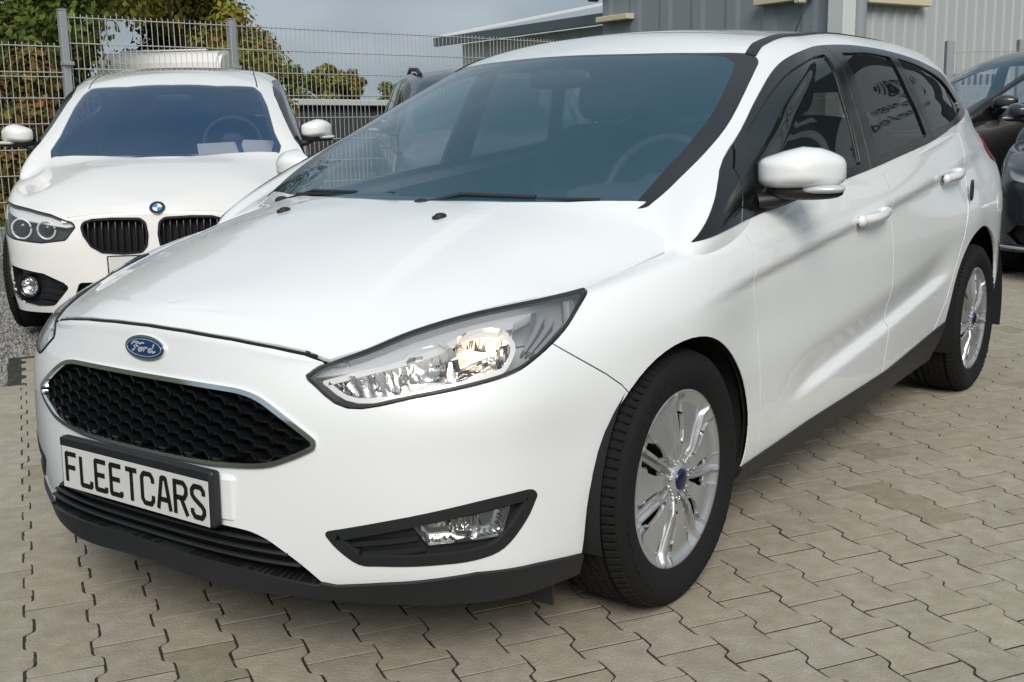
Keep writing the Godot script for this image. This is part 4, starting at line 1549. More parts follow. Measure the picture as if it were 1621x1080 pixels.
func build_ground(cam: Camera3D) -> void:
	# soil and field as one sheet out to the horizon
	var soil := mat(Color(1, 1, 1), 0.95)
	soil.albedo_texture = noise_tex(0.02, 5, [0.0, Color(0.045, 0.055, 0.022), 0.5, Color(0.07, 0.085, 0.03), 1.0, Color(0.10, 0.10, 0.05)])
	soil.uv1_triplanar = true
	soil.uv1_world_triplanar = true
	soil.uv1_scale = Vector3(0.12, 0.12, 0.12)
	var g := Mb.new()
	g.quad(Vector3(-700, -0.06, -700), Vector3(700, -0.06, -700), Vector3(700, -0.06, 700), Vector3(-700, -0.06, 700))
	tag(obj("ground", g, soil), "", "", "", "structure")
	# joint bed under the stones
	var bed := mat(Color(1, 1, 1), 1.0)
	bed.albedo_texture = noise_tex(0.03, 4, [0.0, Color(0.016, 0.018, 0.009), 0.55, Color(0.028, 0.026, 0.017), 0.8, Color(0.06, 0.055, 0.038), 1.0, Color(0.15, 0.13, 0.095)], 512, 4)
	bed.uv1_triplanar = true
	bed.uv1_world_triplanar = true
	bed.uv1_scale = Vector3(1.4, 1.4, 1.4)
	var pavement := thing("pavement")
	pavement.position.y = 0.010
	tag(pavement, "", "", "", "structure")
	var jb := Mb.new()
	var area := func(a0: float, a1: float, b0: float, b1: float) -> void:
		var y := Vector3(0, -0.0034, 0)
		jb.quad(ALONG * a0 + ACROSS * b0 + y, ALONG * a1 + ACROSS * b0 + y, ALONG * a1 + ACROSS * b1 + y, ALONG * a0 + ACROSS * b1 + y)
	area.call(-3.40, 14.0, -20.0, 1.066)
	area.call(-2.66, 14.0, 1.066, 4.0)
	obj("joint_bed", jb, bed, pavement)
	# stones: a few shapes in a few tones
	var meshes := []
	for k in 6:
		meshes.append(stone_mesh(50 + k))
	var tones := []
	for k in 6:
		var m := mat(Color(1, 1, 1), 0.92)
		var t: float = [0.94, 1.0, 1.05, 0.98, 1.03, 0.80][k]
		var w: float = [1.0, 1.02, 0.98, 0.98, 1.03, 0.92][k]
		m.albedo_texture = noise_tex(0.012, 6, [0.0, Color(0.33 * t, 0.287 * t, 0.222 * t * w), 0.42, Color(0.37 * t, 0.327 * t, 0.258 * t * w), 0.6, Color(0.39 * t, 0.346 * t, 0.275 * t * w), 1.0, Color(0.44 * t, 0.40 * t, 0.33 * t * w)], 1024, 20 + k)
		m.uv1_triplanar = true
		m.uv1_world_triplanar = true
		m.uv1_scale = Vector3(0.9, 0.9, 0.9) * (1.0 + 0.07 * k)
		m.detail_enabled = true
		m.detail_blend_mode = BaseMaterial3D.BLEND_MODE_MUL
		m.detail_albedo = M.grit
		m.detail_uv_layer = BaseMaterial3D.DETAIL_UV_2
		m.uv2_triplanar = true
		m.uv2_world_triplanar = true
		m.uv2_scale = Vector3(4.3, 4.3, 4.3)
		m.heightmap_enabled = true
		m.heightmap_texture = M.grit_height
		m.heightmap_scale = 0.14
		tones.append(m)
	var spots := []
	var basis0 := Basis(ALONG, Vector3.UP, ACROSS)
	# centre of one stone as measured
	var c0 := Vector3(1.2285, 0, -0.135)
	var a0 := c0.dot(ALONG)
	var b0 := c0.dot(ACROSS)
	var inv := cam.global_transform.affine_inverse()
	var fl := 540.0 / tan(deg_to_rad(cam.fov) / 2)
	for r in range(-112, 16):
		for k in range(-30, 48):
			var a := a0 + (k + (0.5 if posmod(r, 2) else 0.0)) * STONE
			var b := b0 + r * ROW
			if not on_paving(a, b):
				continue
			var p := ALONG * a + ACROSS * b
			var q := inv * p
			if q.z > -0.4 or absf(q.x / q.z) > 0.448 + 0.12 / -q.z or absf(q.y / q.z) > 0.30 + 0.12 / -q.z:
				continue
			var hidden := absf(p.x) < 0.62 and p.z < 0.35 and p.z > -3.3
			spots.append([-q.z * (1.0 if not hidden else 20.0), p])
	spots.sort_custom(func(x, y): return x[0] < y[0])
	var rest := {}
	var q := RandomNumberGenerator.new()
	q.seed = 99
	for n in spots.size():
		var p: Vector3 = spots[n][1]
		var tilt := Basis.from_euler(Vector3(q.randf_range(-0.006, 0.006), q.randf_range(-0.008, 0.008) + (PI if q.randf() < 0.5 else 0.0), q.randf_range(-0.005, 0.005)))
		var t := Transform3D(basis0 * tilt, p + Vector3(q.randf_range(-0.0008, 0.0008), q.randf_range(-0.0012, 0.0008), q.randf_range(-0.0008, 0.0008)))
		var shape := q.randi() % 6
		var tone := q.randi() % 5
		if q.randf() < 0.035:
			tone = 5
		if n < 300:
			obj("paving_stone", meshes[shape], tones[tone], pavement).transform = t
		else:
			var key := Vector2i(shape, tone)
			if not rest.has(key):
				rest[key] = []
			rest[key].append(t)
	# the farther stones joined per tone
	for tone in 6:
		var mm := Mb.new()
		for shape in 6:
			var arr: Array = meshes[shape].surface_get_arrays(0)
			var s := Mb.new()
			s.v = arr[Mesh.ARRAY_VERTEX]
			s.n = arr[Mesh.ARRAY_NORMAL]
			s.i = arr[Mesh.ARRAY_INDEX]
			for t in rest.get(Vector2i(shape, tone), []):
				mm.join(s, t)
		if mm.v.size():
			tag(obj("far_paving_stones", mm, tones[tone], pavement), "", "", "", "stuff")
	# damp stains on the stones
	# gravel yard, rising a little away from the paving
	var gravel := mat(Color(1, 1, 1), 0.95)
	gravel.albedo_texture = noise_tex(0.05, 4, [0.0, Color(0.05, 0.048, 0.045), 0.45, Color(0.13, 0.125, 0.118), 0.6, Color(0.20, 0.195, 0.185), 1.0, Color(0.36, 0.35, 0.34)], 512, 9)
	gravel.uv1_triplanar = true
	gravel.uv1_world_triplanar = true
	gravel.uv1_scale = Vector3(1.3, 1.3, 1.3)
	var gy := Mb.new()
	var gp := func(a: float, b: float) -> Vector3:
		return ALONG * a + ACROSS * b + Vector3(0, -0.012 + maxf(0.0, -3.4 - a) * 0.035, 0)
	for k in 12:
		for l in 14:
			var a1 := -3.40 - k * 0.55
			var a2 := a1 - 0.55
			var b1 := 6.0 - l * 1.7
			var b2 := b1 - 1.7
			gy.quad(gp.call(a1, b1), gp.call(a2, b1), gp.call(a2, b2), gp.call(a1, b2))
	gy.quad(gp.call(-2.66, 1.066), gp.call(-3.4, 1.066), gp.call(-3.4, 6.0), gp.call(-2.66, 6.0))
	tag(obj("gravel_yard", gy, gravel), "", "", "", "structure")
	# loose chippings where the gravel is seen
	var chips := MultiMesh.new()
	chips.transform_format = MultiMesh.TRANSFORM_3D
	chips.use_colors = true
	var chip := Mb.new()
	chip.ball(Vector3.ZERO, Vector3(1, 0.7, 0.85), 0.8, 3, 5)
	chips.mesh = chip.mesh()
	var tr := []
	for k in 60000:
		var a := -2.66 - pow(q.randf(), 1.0) * 3.0
		var b := q.randf_range(0.2, 3.4)
		if on_paving(a + 0.02, b) or (a > -3.4 and b < 1.066):
			continue
		var p: Vector3 = gp.call(a, b)
		var e := inv * p
		if e.x / e.z < -0.47 or absf(e.x / e.z) > 0.47 or e.x / -e.z > -0.30:
			continue
		var s := q.randf_range(0.004, 0.012)
		tr.append(Transform3D(Basis.from_euler(Vector3(q.randf() * 6, q.randf() * 6, q.randf() * 6)).scaled(Vector3.ONE * s), p + Vector3(0, s * 0.3, 0)))
	chips.instance_count = tr.size()
	for k in tr.size():
		chips.set_instance_transform(k, tr[k])
		var v := q.randf_range(0.10, 0.36)
		chips.set_instance_color(k, Color(v, v * 0.985, v * 0.95))
	var cm := mat(Color(1, 1, 1), 0.9)
	cm.vertex_color_use_as_albedo = true
	var ci := MultiMeshInstance3D.new()
	ci.multimesh = chips
	ci.material_override = cm
	ci.name = "gravel_chippings"
	add_child(ci)
	tag(ci, "grey gravel chippings in front of the fence on the left", "gravel", "", "stuff")


# ---------------------------------------------------------------- plants
func leaf_cloud(blobs: Array, count: int, size: float, tint: Array, r: RandomNumberGenerator) -> Mb:
	# many small leaf faces spread through clumps; each entry of blobs is a centre and its radii
	var o := Mb.new()
	var weight := []
	var total := 0.0
	for b in blobs:
		var w: float = b[1].x * b[1].y
		total += w
		weight.append(total)
	for k in count:
		var pick := r.randf() * total
		var j := 0
		while weight[j] < pick:
			j += 1
		var b: Array = blobs[j]
		var d := Vector3(r.randfn(), r.randfn(), r.randfn()).normalized()
		var p: Vector3 = b[0] + d * b[1] * pow(r.randf(), 0.33) * r.randf_range(0.75, 1.08)
		var n := (d + Vector3(r.randf_range(-0.8, 0.8), r.randf_range(-0.2, 1.0), r.randf_range(-0.8, 0.8))).normalized()
		var u := n.cross(Vector3(r.randfn(), r.randfn(), r.randfn())).normalized()
		var w := n.cross(u)
		var s := size * r.randf_range(0.6, 1.3)
		var c: Color = b[2] if b.size() > 2 and r.randf() < 0.75 else tint[r.randi() % tint.size()]
		c = c * r.randf_range(0.75, 1.25)
		var f := o.vert(p - u * s, n)
		o.vert(p - w * s * 0.55 + u * 0.1 * s, n)
		o.vert(p + u * s, n)
		o.vert(p + w * s * 0.55 + u * 0.1 * s, n)
		for e in 4:
			o.c.append(c)
		o.tri(f, f + 1, f + 2)
		o.tri(f, f + 2, f + 3)
	return o


func build_tree(called: String, at: Vector3, h: float, spread_: float, leaves: int, size: float, tint: Array, label: String, group: String, seed_: int, low := 0.1) -> void:
	var r := RandomNumberGenerator.new()
	r.seed = seed_
	var t := thing(called, label, "tree", group)
	t.position = at
	var wood := Mb.new()
	var top := Vector3(r.randf_range(-0.2, 0.2), h * 0.75, r.randf_range(-0.2, 0.2))
	var rad := h * 0.022
	var trunk := PackedVector3Array()
	for k in 6:
		trunk.append(Vector3.ZERO.lerp(top, k / 5.0) + Vector3(r.randf_range(-0.05, 0.05), 0, r.randf_range(-0.05, 0.05)) * h * 0.1)
	for k in 5:
		wood.tube(PackedVector3Array([trunk[k], trunk[k + 1]]), rad * (1.0 - 0.15 * k), 7)
	var blobs := []
	var n := int(26 * spread_ / 2.0) + 12
	for k in n:
		var q := r.randf()
		var y := h * lerpf(low, 0.97, pow(q, 0.8))
		var prof := sin(PI * clampf(0.10 + 0.86 * (y / h - low) / (1.0 - low), 0.0, 1.0))
		var ph := r.randf() * TAU
		var rr := spread_ * prof * sqrt(r.randf()) * 0.85
		var c := Vector3(cos(ph) * rr, y, sin(ph) * rr)
		var s := h * r.randf_range(0.06, 0.12)
		var col: Color = tint[r.randi() % tint.size()]
		blobs.append([c, Vector3(s * 1.2, s * 0.9, s * 1.2), col])
		if k % 2 == 0:
			var a := trunk[mini(1 + k % 4, 5)]
			wood.tube(PackedVector3Array([a, a.lerp(c, 0.6) + Vector3(0, 0.04 * h, 0), c]), rad * 0.28, 5)
	obj("trunk", wood, M.bark, t)
	obj("crown", leaf_cloud(blobs, leaves, size, tint, r), M.leaf, t)


# ---------------------------------------------------------------- fence of welded double-rod mats
func fence_panel(parent: Node3D, a: Vector3, b: Vector3, top: float, bottom: float, called: String, doubled: Array) -> void:
	var d := (b - a)
	var run := d.length()
	d /= run
	var n := Vector3(-d.z, 0, d.x)
	var s := Mb.new()
	var m := int(round(run / 0.05))
	for k in range(1, m):
		var p := a + d * (run * k / m)
		s.tube(PackedVector3Array([Vector3(p.x, bottom, p.z), Vector3(p.x, top + 0.028, p.z)]), 0.0031, 5)
	var y := top
	var k := 0
	while y > bottom:
		for e in [-1.0, 1.0]:
			s.tube(PackedVector3Array([a + Vector3(0, y - a.y, 0) + n * 0.0075 * e, b + Vector3(0, y - b.y, 0) + n * 0.0075 * e]), 0.0042, 5)
		if k in doubled:
			s.tube(PackedVector3Array([a + Vector3(0, y - 0.035 - a.y, 0) + n * 0.0075, b + Vector3(0, y - 0.035 - b.y, 0) + n * 0.0075]), 0.0042, 5)
		y -= 0.2
		k += 1
	obj(called, s, M.galvanised, parent)


func build_fences() -> void:
	var d := Vector3(0.194, 0, -0.981)
	var p1 := Vector3(-6.29, 0, -3.18)
	var lowf := thing("mesh_fence", "lower welded mesh fence left of the tall post, beside the white hatchback", "fence")
	fence_panel(lowf, p1 - d * 2.5, p1 - d * 0.03, 1.83, 0.05, "rod_mat", [1])
	var f := thing("mesh_fence", "tall galvanised mesh fence running behind the white hatchback to the far yard", "fence")
	for k in 9:
		var a := p1 + d * 1.5 * k
		var b := a + d * 1.5
		fence_panel(f, a, b, 2.06, 0.05, "rod_mat", [])
	for k in [0, 1, 6, 9]:
		var post := Mb.new()
		post.box(p1 + d * 1.5 * k + Vector3(0, 1.06, 0), Vector3(0.06, 2.10, 0.06), 0.006, Basis(Vector3.UP, atan2(d.x, d.z)))
		post.box(p1 + d * 1.5 * k + Vector3(0, 2.115, 0), Vector3(0.064, 0.012, 0.064), 0.003, Basis(Vector3.UP, atan2(d.x, d.z)))
		for c in 3:
			post.box(p1 + d * 1.5 * k + Vector3(0.02, 0.5 + c * 0.6, 0.0), Vector3(0.085, 0.03, 0.085), 0.004, Basis(Vector3.UP, atan2(d.x, d.z)))
		obj("fence_post", post, M.post, f)
	# gate in front of the hall on the right
	var g := thing("yard_gate", "grey mesh gate in front of the ribbed hall, above the black car roof", "gate")
	var ga := place(1492, 13.5, 0.0)
	var gb := place(1603, 13.5, 0.0)
	fence_panel(g, ga, gb, 1.90, 0.4, "rod_mat", [])
	for p in [ga, gb]:
		var post := Mb.new()
		post.box(p + Vector3(0, 1.0, 0), Vector3(0.09, 2.05, 0.09), 0.008, Basis(Vector3.UP, 0.63))
		obj("gate_post", post, M.post, g)
	var box := thing("switch_cabinet", "pale louvred metal cabinet by the hall wall, behind the gate", "cabinet")
	var cb := Mb.new()
	var at := place(1533, 14.6, 0.0)
	var ba := Basis(Vector3.UP, 0.63)
	cb.box(at + Vector3(0, 0.85, 0), Vector3(0.56, 1.7, 0.4), 0.02, ba)
	obj("cabinet_body", cb, M.cabinet, box)
	for k in 7:
		var sl := Mb.new()
		sl.box(at + ba * Vector3(-0.22 + k * 0.073, 0, 0.21) + Vector3(0, 1.62, 0), Vector3(0.03, 0.12, 0.02), 0.004, ba)
		obj("louvre", sl, M.black, box)


func place(px: float, depth: float, y: float) -> Vector3:
	# a point on the ground plan, seen in that direction at that distance along the lens axis
	var f := Vector3(-0.5894, 0, -0.8078)
	var r := Vector3(0.8078, 0, -0.5894)
	return Vector3(2.0869, y, 2.3273) + f * depth + r * ((px - 810.5) / 1810.0 * depth)


# ---------------------------------------------------------------- halls
func ribbed_wall(parent: Node3D, called: String, a: Vector3, b: Vector3, y0: float, top: Array, m: Material, pitch: float) -> void:
	# trapezoid sheet between two plan points; top is the height at either end
	var d := b - a
	var run := d.length()
	d /= run
	var n := Vector3(d.z, 0, -d.x)
	if n.dot(Vector3(2, 0, 2) - a) < 0:
		n = -n
	var o := Mb.new()
	var pts := []
	var k := 0.0
	while k < run:
		for q in [[0.0, 0.0], [0.55, 0.0], [0.65, 0.03], [0.9, 0.03]]:
			pts.append([minf(k + q[0] * pitch, run), q[1]])
		k += pitch
	for j in pts.size() - 1:
		var x0: float = pts[j][0]
		var x1: float = pts[j + 1][0]
		if x1 - x0 < 0.002:
			continue
		var p0: Vector3 = a + d * x0 + n * pts[j][1]
		var p1: Vector3 = a + d * x1 + n * pts[j + 1][1]
		var h0 := lerpf(top[0], top[1], x0 / run)
		var h1 := lerpf(top[0], top[1], x1 / run)
		var e0 := Vector3(p0.x, y0, p0.z)
		var e1 := Vector3(p1.x, y0, p1.z)
		o.quad(e0, e1, Vector3(p1.x, h1, p1.z), Vector3(p0.x, h0, p0.z))
	obj(called, o, m, parent)


func bar(parent: Node3D, called: String, a: Vector3, b: Vector3, w: float, h: float, m: Material) -> void:
	var o := Mb.new()
	var d := b - a
	var x := d.normalized()
	var z := x.cross(Vector3.UP).normalized()
	o.box((a + b) / 2, Vector3(d.length(), h, w), minf(w, h) * 0.1, Basis(x, z.cross(x), z))
	obj(called, o, m, parent)


func build_halls() -> void:
	var f := Vector3(-0.5894, 0, -0.8078)
	var r := Vector3(0.8078, 0, -0.5894)
	var l := (f * cos(0.577) - r * sin(0.577)).normalized()     # along the left face, away from us
	var w := (f * cos(0.994) + r * sin(0.994)).normalized()     # along the right face
	var corner := place(1325, 21.0, 0.0)
	var hall := thing("ribbed_hall", "large grey hall of ribbed metal sheet behind the white estate car", "hall")
	var far_l := corner + l * 6.95
	var far_r := corner + w * 40.0
	var eave := Vector3(0, 8.0, 0)
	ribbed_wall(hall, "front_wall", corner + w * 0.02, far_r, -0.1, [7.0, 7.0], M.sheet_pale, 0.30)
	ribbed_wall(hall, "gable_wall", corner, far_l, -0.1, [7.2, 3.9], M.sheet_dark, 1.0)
	# core that closes the hall
	var core := Mb.new()
	var c := [corner - (l + w) * -0.05, far_l + w * 0.05, far_l + w * 30.0, corner + w * 30.0]
	core.quad(c[0] + Vector3(0, 6.8, 0), c[1] + Vector3(0, 3.9, 0), c[2] + Vector3(0, 3.9, 0), c[3] + Vector3(0, 6.8, 0))
	core.quad(c[1], c[2], c[2] + Vector3(0, 3.9, 0), c[1] + Vector3(0, 3.9, 0))
	core.quad(c[0] + l * 0.03 + w * 0.03, c[3] + l * 0.03, c[3] + l * 0.03 + Vector3(0, 6.8, 0), c[0] + l * 0.03 + w * 0.03 + Vector3(0, 6.8, 0))
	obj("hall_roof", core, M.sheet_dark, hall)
	var trim := Mb.new()
	trim.box(corner + Vector3(0, 3.5, 0) + (w - l).normalized() * -0.0, Vector3(0.36, 7.2, 0.36), 0.01, Basis(l, Vector3.UP, l.cross(Vector3.UP)))
	obj("corner_trim", trim, M.sheet_white, hall)
	var pipe := Mb.new()
	var pp := corner + w * 0.26 - l * 0.16
	pipe.tube(PackedVector3Array([Vector3(pp.x, 0, pp.z), Vector3(pp.x, 7.0, pp.z)]), 0.13, 12)
	obj("downpipe", pipe, M.sheet_blue, hall)
	var n_l := -w
	var n_r := -l
	# verge of the gable and eaves
	bar(hall, "verge_flashing", far_l + n_l * 0.12 + Vector3(0, 3.98, 0) + l * 0.25, corner + n_l * 0.12 + Vector3(0, 7.35, 0), 0.28, 0.20, M.sheet_edge)
	bar(hall, "eaves_flashing", corner + w * 3.0 + n_r * 0.2 + Vector3(0, 6.2, 0) + w * 8.0, corner + w * 30.0 + n_r * 0.2 + Vector3(0, 6.2, 0), 0.3, 0.25, M.sheet_edge)
	# pale awnings over the openings: two on the gable, one on the front
	for q in [[6.88, 5.77, 3.47], [1.96, 0.80, 3.38]]:
		var a = corner + l * q[0] + n_l * 0.14 + Vector3(0, q[2], 0)
		var b = corner + l * q[1] + n_l * 0.14 + Vector3(0, q[2], 0)
		bar(hall, "awning_box", a, b, 0.22, 0.12, M.cream)
	bar(hall, "awning_box", corner + w * 0.42 + n_r * 0.14 + Vector3(0, 3.26, 0), corner + w * 2.15 + n_r * 0.14 + Vector3(0, 3.26, 0), 0.22, 0.12, M.cream)
	var lamp := Mb.new()
	var lp := corner + l * 0.75 + n_l * 0.16 + Vector3(0, 3.42, 0)
	lamp.box(lp, Vector3(0.28, 0.20, 0.16), 0.02, Basis(l, Vector3.UP, l.cross(Vector3.UP)))
	lamp.box(lp + Vector3(0, -0.12, 0) + n_l * 0.1, Vector3(0.16, 0.10, 0.2), 0.02, Basis(l, Vector3.UP, l.cross(Vector3.UP)))
	obj("wall_lamp", lamp, M.cream, hall)
	# the lower shed to the left, white wall under a shallow grey roof
	var shed := thing("low_shed", "low white-walled shed with a shallow grey roof, left of the ribbed hall", "shed")
	var s0 := far_l + w * 0.6
	var s1 := s0 + l * 7.2
	ribbed_wall(shed, "front_wall", s0, s1, -0.1, [3.45, 3.45], M.sheet_white, 1.0)
	var roof := Mb.new()
	var ro := n_l * 0.55
	var e0 := s0 + ro + Vector3(0, 3.62, 0) - l * 0.3
	var e1 := s1 + ro + Vector3(0, 3.62, 0) + l * 0.6
	var up := w * 9.0 + Vector3(0, 1.75, 0)
	roof.quad(e0, e1, e1 + up, e0 + up)
	roof.quad(e0 - Vector3(0, 0.08, 0), e1 - Vector3(0, 0.08, 0), e1 + up - Vector3(0, 0.08, 0), e0 + up - Vector3(0, 0.08, 0))
	obj("shed_roof", roof, M.sheet_roof, shed)
	bar(shed, "roof_edge", e0 - Vector3(0, 0.09, 0), e1 - Vector3(0, 0.09, 0), 0.1, 0.24, M.sheet_edge)
	bar(shed, "ridge_cap", e0 + up, e1 + up, 0.2, 0.08, M.sheet_white)
	bar(shed, "roof_verge", e1, e1 + up, 0.12, 0.16, M.sheet_white)
	for k in 1:
		bar(shed, "wall_pillar", s0 + l * 2.6 + n_l * 0.1, s0 + l * 2.6 + n_l * 0.1 + Vector3(0.001, 3.2, 0), 0.3, 0.25, M.sheet_blue)
	bar(shed, "dark_opening", s0 + l * 2.8 + n_l * 0.05 + Vector3(0, 2.55, 0), s0 + l * 4.6 + n_l * 0.05 + Vector3(0, 2.55, 0), 0.06, 0.6, M.black)
	# dark low building behind the fence with a white roof edge
	var lowb := thing("low_building", "long dark low building with a white roof edge, seen through the fence", "building")
	var a := place(395, 31.0, 0.0)
	var b := place(588, 35.0, 0.0)
	bar(lowb, "wall", a + Vector3(0, 0.85, 0), b + Vector3(0, 0.85, 0), 4.0, 1.8, M.slate)
	bar(lowb, "roof_edge", a + Vector3(0, 1.86, 0), b + Vector3(0, 1.86, 0), 4.3, 0.16, M.sheet_white)
	for k in 9:
		var t := (k + 0.5) / 9.0
		var p := a.lerp(b, t) - f * 2.02
		bar(lowb, "wall_joint", p + Vector3(0, 0.05, 0), p + Vector3(0.001, 1.75, 0), 0.06, 0.08, M.sheet_edge)
	var c0 := place(588, 36.0, 0.0)
	var c1 := place(700, 38.0, 0.0)
	bar(lowb, "annex_wall", c0 + Vector3(0, 0.6, 0), c1 + Vector3(0, 0.6, 0), 3.0, 1.6, M.slate)


# ---------------------------------------------------------------- the other cars
func lens_ring(o: Mb, at: Vector3, dir: Vector3, r: float) -> void:
	var z := dir.normalized()
	var x := Vector3.UP.cross(z).normalized()
	var p := PackedVector3Array()
	for k in 24:
		var a := TAU * k / 24
		p.append(at + (x * cos(a) + z.cross(x) * sin(a)) * r)
	o.tube(p, 0.006, 6, true)


func build_hatchback() -> void:
	var car := thing("hatchback", "white hatchback with twin black grilles parked on the gravel by the fence", "car")
	car.transform = Transform3D(Basis(Vector3.UP, 0.8225) * Basis(Vector3.RIGHT, 0.0454), Vector3(-3.469, 0.0608, -1.898))
	var warp := func(p: Vector3) -> Vector3:
		var t := smoothstep(0.4, -0.3, p.z)
		return Vector3(p.x * 0.965, p.y * 0.985, (p.z * 0.9 if p.z > 0 else p.z) - 0.13 * t)
	var low := sheet(rows_of(BODY_ROWS), 0.022, true, true, false, warp)
	var hr := rows_of(BODY_ROWS)
	hr = [hr[5].slice(0, 8), hr[6].slice(0, 8), hr[7].slice(0, 8)] + rows_of(HOOD_ROWS)
	var hood := sheet(hr, 0.022, true, false, true, warp)
	var cabin := sheet(flip(rows_of(CABIN_COLUMNS)), 0.022, true, true, true, warp)
	var paint: Material = M.paint_warm
	low = cut(low, SIDE, poly([-0.355, 0, 0.33, 0, 0.345, 0.3, 0.29, 0.5, 0.15, 0.62, 0.0, 0.645, -0.17, 0.61, -0.30, 0.5, -0.36, 0.3]), false)
	low = cut(low, SIDE, poly([-2.42, 0, -3.13, 0, -3.14, 0.3, -3.08, 0.5, -2.95, 0.62, -2.78, 0.66, -2.6, 0.62, -2.46, 0.5, -2.41, 0.3]), false)
	var lamp := rounded(poly([-0.86, 0.70, -0.83, 0.735, -0.789, 0.735, -0.65, 0.722, -0.521, 0.703, -0.40, 0.668, -0.385, 0.645, -0.44, 0.578, -0.568, 0.562, -0.731, 0.572, -0.80, 0.59, -0.86, 0.62]), 0.012)
	var lampx := PackedVector2Array()
	for p in lamp:
		lampx.append(Vector2(-p.x, p.y))
	lampx.reverse()
	var kid := rounded(poly([0.022, 0.60, 0.03, 0.665, 0.06, 0.689, 0.20, 0.692, 0.30, 0.686, 0.345, 0.672, 0.362, 0.645, 0.35, 0.60, 0.315, 0.545, 0.26, 0.512, 0.15, 0.503, 0.06, 0.508, 0.03, 0.54]), 0.015)
	var fogo := rounded(poly([0.80, 0.435, 0.72, 0.425, 0.57, 0.405, 0.47, 0.36, 0.44, 0.335, 0.53, 0.232, 0.62, 0.225, 0.70, 0.23, 0.76, 0.26, 0.80, 0.34]), 0.02)
	var inlet := rounded(poly([-0.05, 0.225, 0.38, 0.23, 0.42, 0.28, 0.39, 0.36, -0.05, 0.37]), 0.02)
	var zf := poly([0.10, -1, 2, -1, 2, 2, 0.10, 2])
	var nose := cut(low, SIDE, zf, true)
	var rest := cut(low, SIDE, zf, false)
	var lens := cut(nose, FRONT, lampx, true)
	var kidney := cut(nose, FRONT, kid, true)
	var fog := cut(nose, FRONT, fogo, true)
	var inl := cut(nose, FRONT, inlet, true)
	for q in [grown(lampx, 0.002), kid, fogo, inlet]:
		nose = cut(nose, FRONT, q, false)
	nose = cut(nose, FRONT, poly([-0.1, 0.72, 0.25, 0.712, 0.43, 0.69, 0.43, 1.2, -0.1, 1.2]), false)
	obj("front_bumper", rimmed(both(nose), 0.012), paint, car)
	obj("body_sides", rimmed(both(rest), 0.012), paint, car)
	var ho := grown(poly([-0.05, 0.95, 0.45, 0.95, 0.46, 0.66, 0.52, 0.59, 0.62, 0.50, 0.683, 0.426, 0.71, 0.30, 0.742, 0.12, 0.77, -0.05, 0.78, -0.14, 0.70, -0.30, 0.675, -0.335, 0.6, -0.28, 0.45, -0.22, 0.3, -0.17, 0.0, -0.13, -0.05, -0.13]), -0.002)
	var hd := cut(hood, TOP, ho, true)
	hd = cut(hd, FRONT, poly([-0.1, 0.722, 0.25, 0.714, 0.43, 0.692, 0.43, 0.2, -0.1, 0.2]), false)
	obj("bonnet", rimmed(both(hd), 0.012), paint, car)
	obj("inner_shell", pushed(both(cut(low, FRONT, poly([-0.1, 0.2, 0.82, 0.2, 0.82, 0.72, -0.1, 0.72]), false)), -0.014), M.black, car)
	obj("bonnet_liner", pushed(both(hd), -0.018), M.black, car)
	# grilles
	pair("grille_back", pushed(kidney, -0.05), M.black, car)
	for s in [1.0, -1.0]:
		var fl := Transform3D(Basis.from_scale(Vector3(s, 1, 1)))
		var o := Mb.new()
		o.join(rimmed(pushed(cut(kidney, FRONT, grown(kid, -0.012), false), 0.006), 0.03), fl)
		var fr := obj("grille_frame", o, M.gloss_black, car)
		for k in 9:
			var x := 0.052 + k * 0.034
			var bars := Mb.new()
			var pts := PackedVector3Array()
			for j in 6:
				var y := lerpf(0.512 + maxf(0, x - 0.24) * 0.5, 0.684, j / 5.0)
				pts.append(Vector3(x, y, 0.735 - 0.12 * x * x - 0.008 + (0.60 - y) * 0.10 - 0.02 * pow(j / 5.0, 3)))
			bars.tube(pts, 0.0065, 6, false, 0.012)
			o = Mb.new()
			o.join(bars, fl)
			obj("grille_bar", o, M.gloss_black, fr)
		# headlamp
		o = Mb.new()
		o.join(lens, fl)
		var hl := obj("headlamp", o, M.lens, car)
		o = Mb.new()
		o.join(rimmed(pushed(cut(lens, FRONT, grown(lampx, -0.007), false), 0.002), 0.05), fl)
		obj("lamp_seal", o, M.black_trim, hl)
		o = Mb.new()
		o.join(pushed(lens, -0.06), fl)
		o.join(walls(pushed(lens, -0.01), 0.05), fl)
		obj("lamp_housing", o, M.black_trim, hl)
		o = Mb.new()
		o.join(rimmed(pushed(cut(lens, FRONT, poly([0.86, 0.70, 0.80, 0.69, 0.60, 0.67, 0.44, 0.645, 0.38, 0.655, 0.40, 0.70, 0.55, 0.75, 0.9, 0.76]), true), -0.015), 0.015), fl)
		obj("brow_strip", o, M.lamp_pale, hl)
		for q in [[Vector3(0.685, 0.628, 0.515), 0.052], [Vector3(0.545, 0.628, 0.605), 0.047]]:
			var dir := Vector3(0.25, 0, 1)
			var rg := Mb.new()
			lens_ring(rg, q[0] + Vector3(0, -0.004, 0.008), dir, q[1])
			o = Mb.new()
			o.join(rg, fl)
			obj("light_ring", o, M.lamp_pale, hl)
			var bl := Mb.new()
			bl.ball(q[0] - dir.normalized() * 0.02, Vector3(q[1] * 0.72, q[1] * 0.72, 0.03))
			o = Mb.new()
			o.join(bl, fl)
			obj("projector_lens", o, M.gloss_black, hl)
		# air intake with round fog lamp
		o = Mb.new()
		o.join(pushed(fog, -0.06), fl)
		o.join(walls(fog, 0.06), fl)
		var fi := obj("air_intake", o, M.black_trim, car)
		var ft := fl * Transform3D(Basis(Vector3.UP, -PI / 2 + 0.35), Vector3(0.665, 0.325, 0.545))
		var fg := Mb.new()
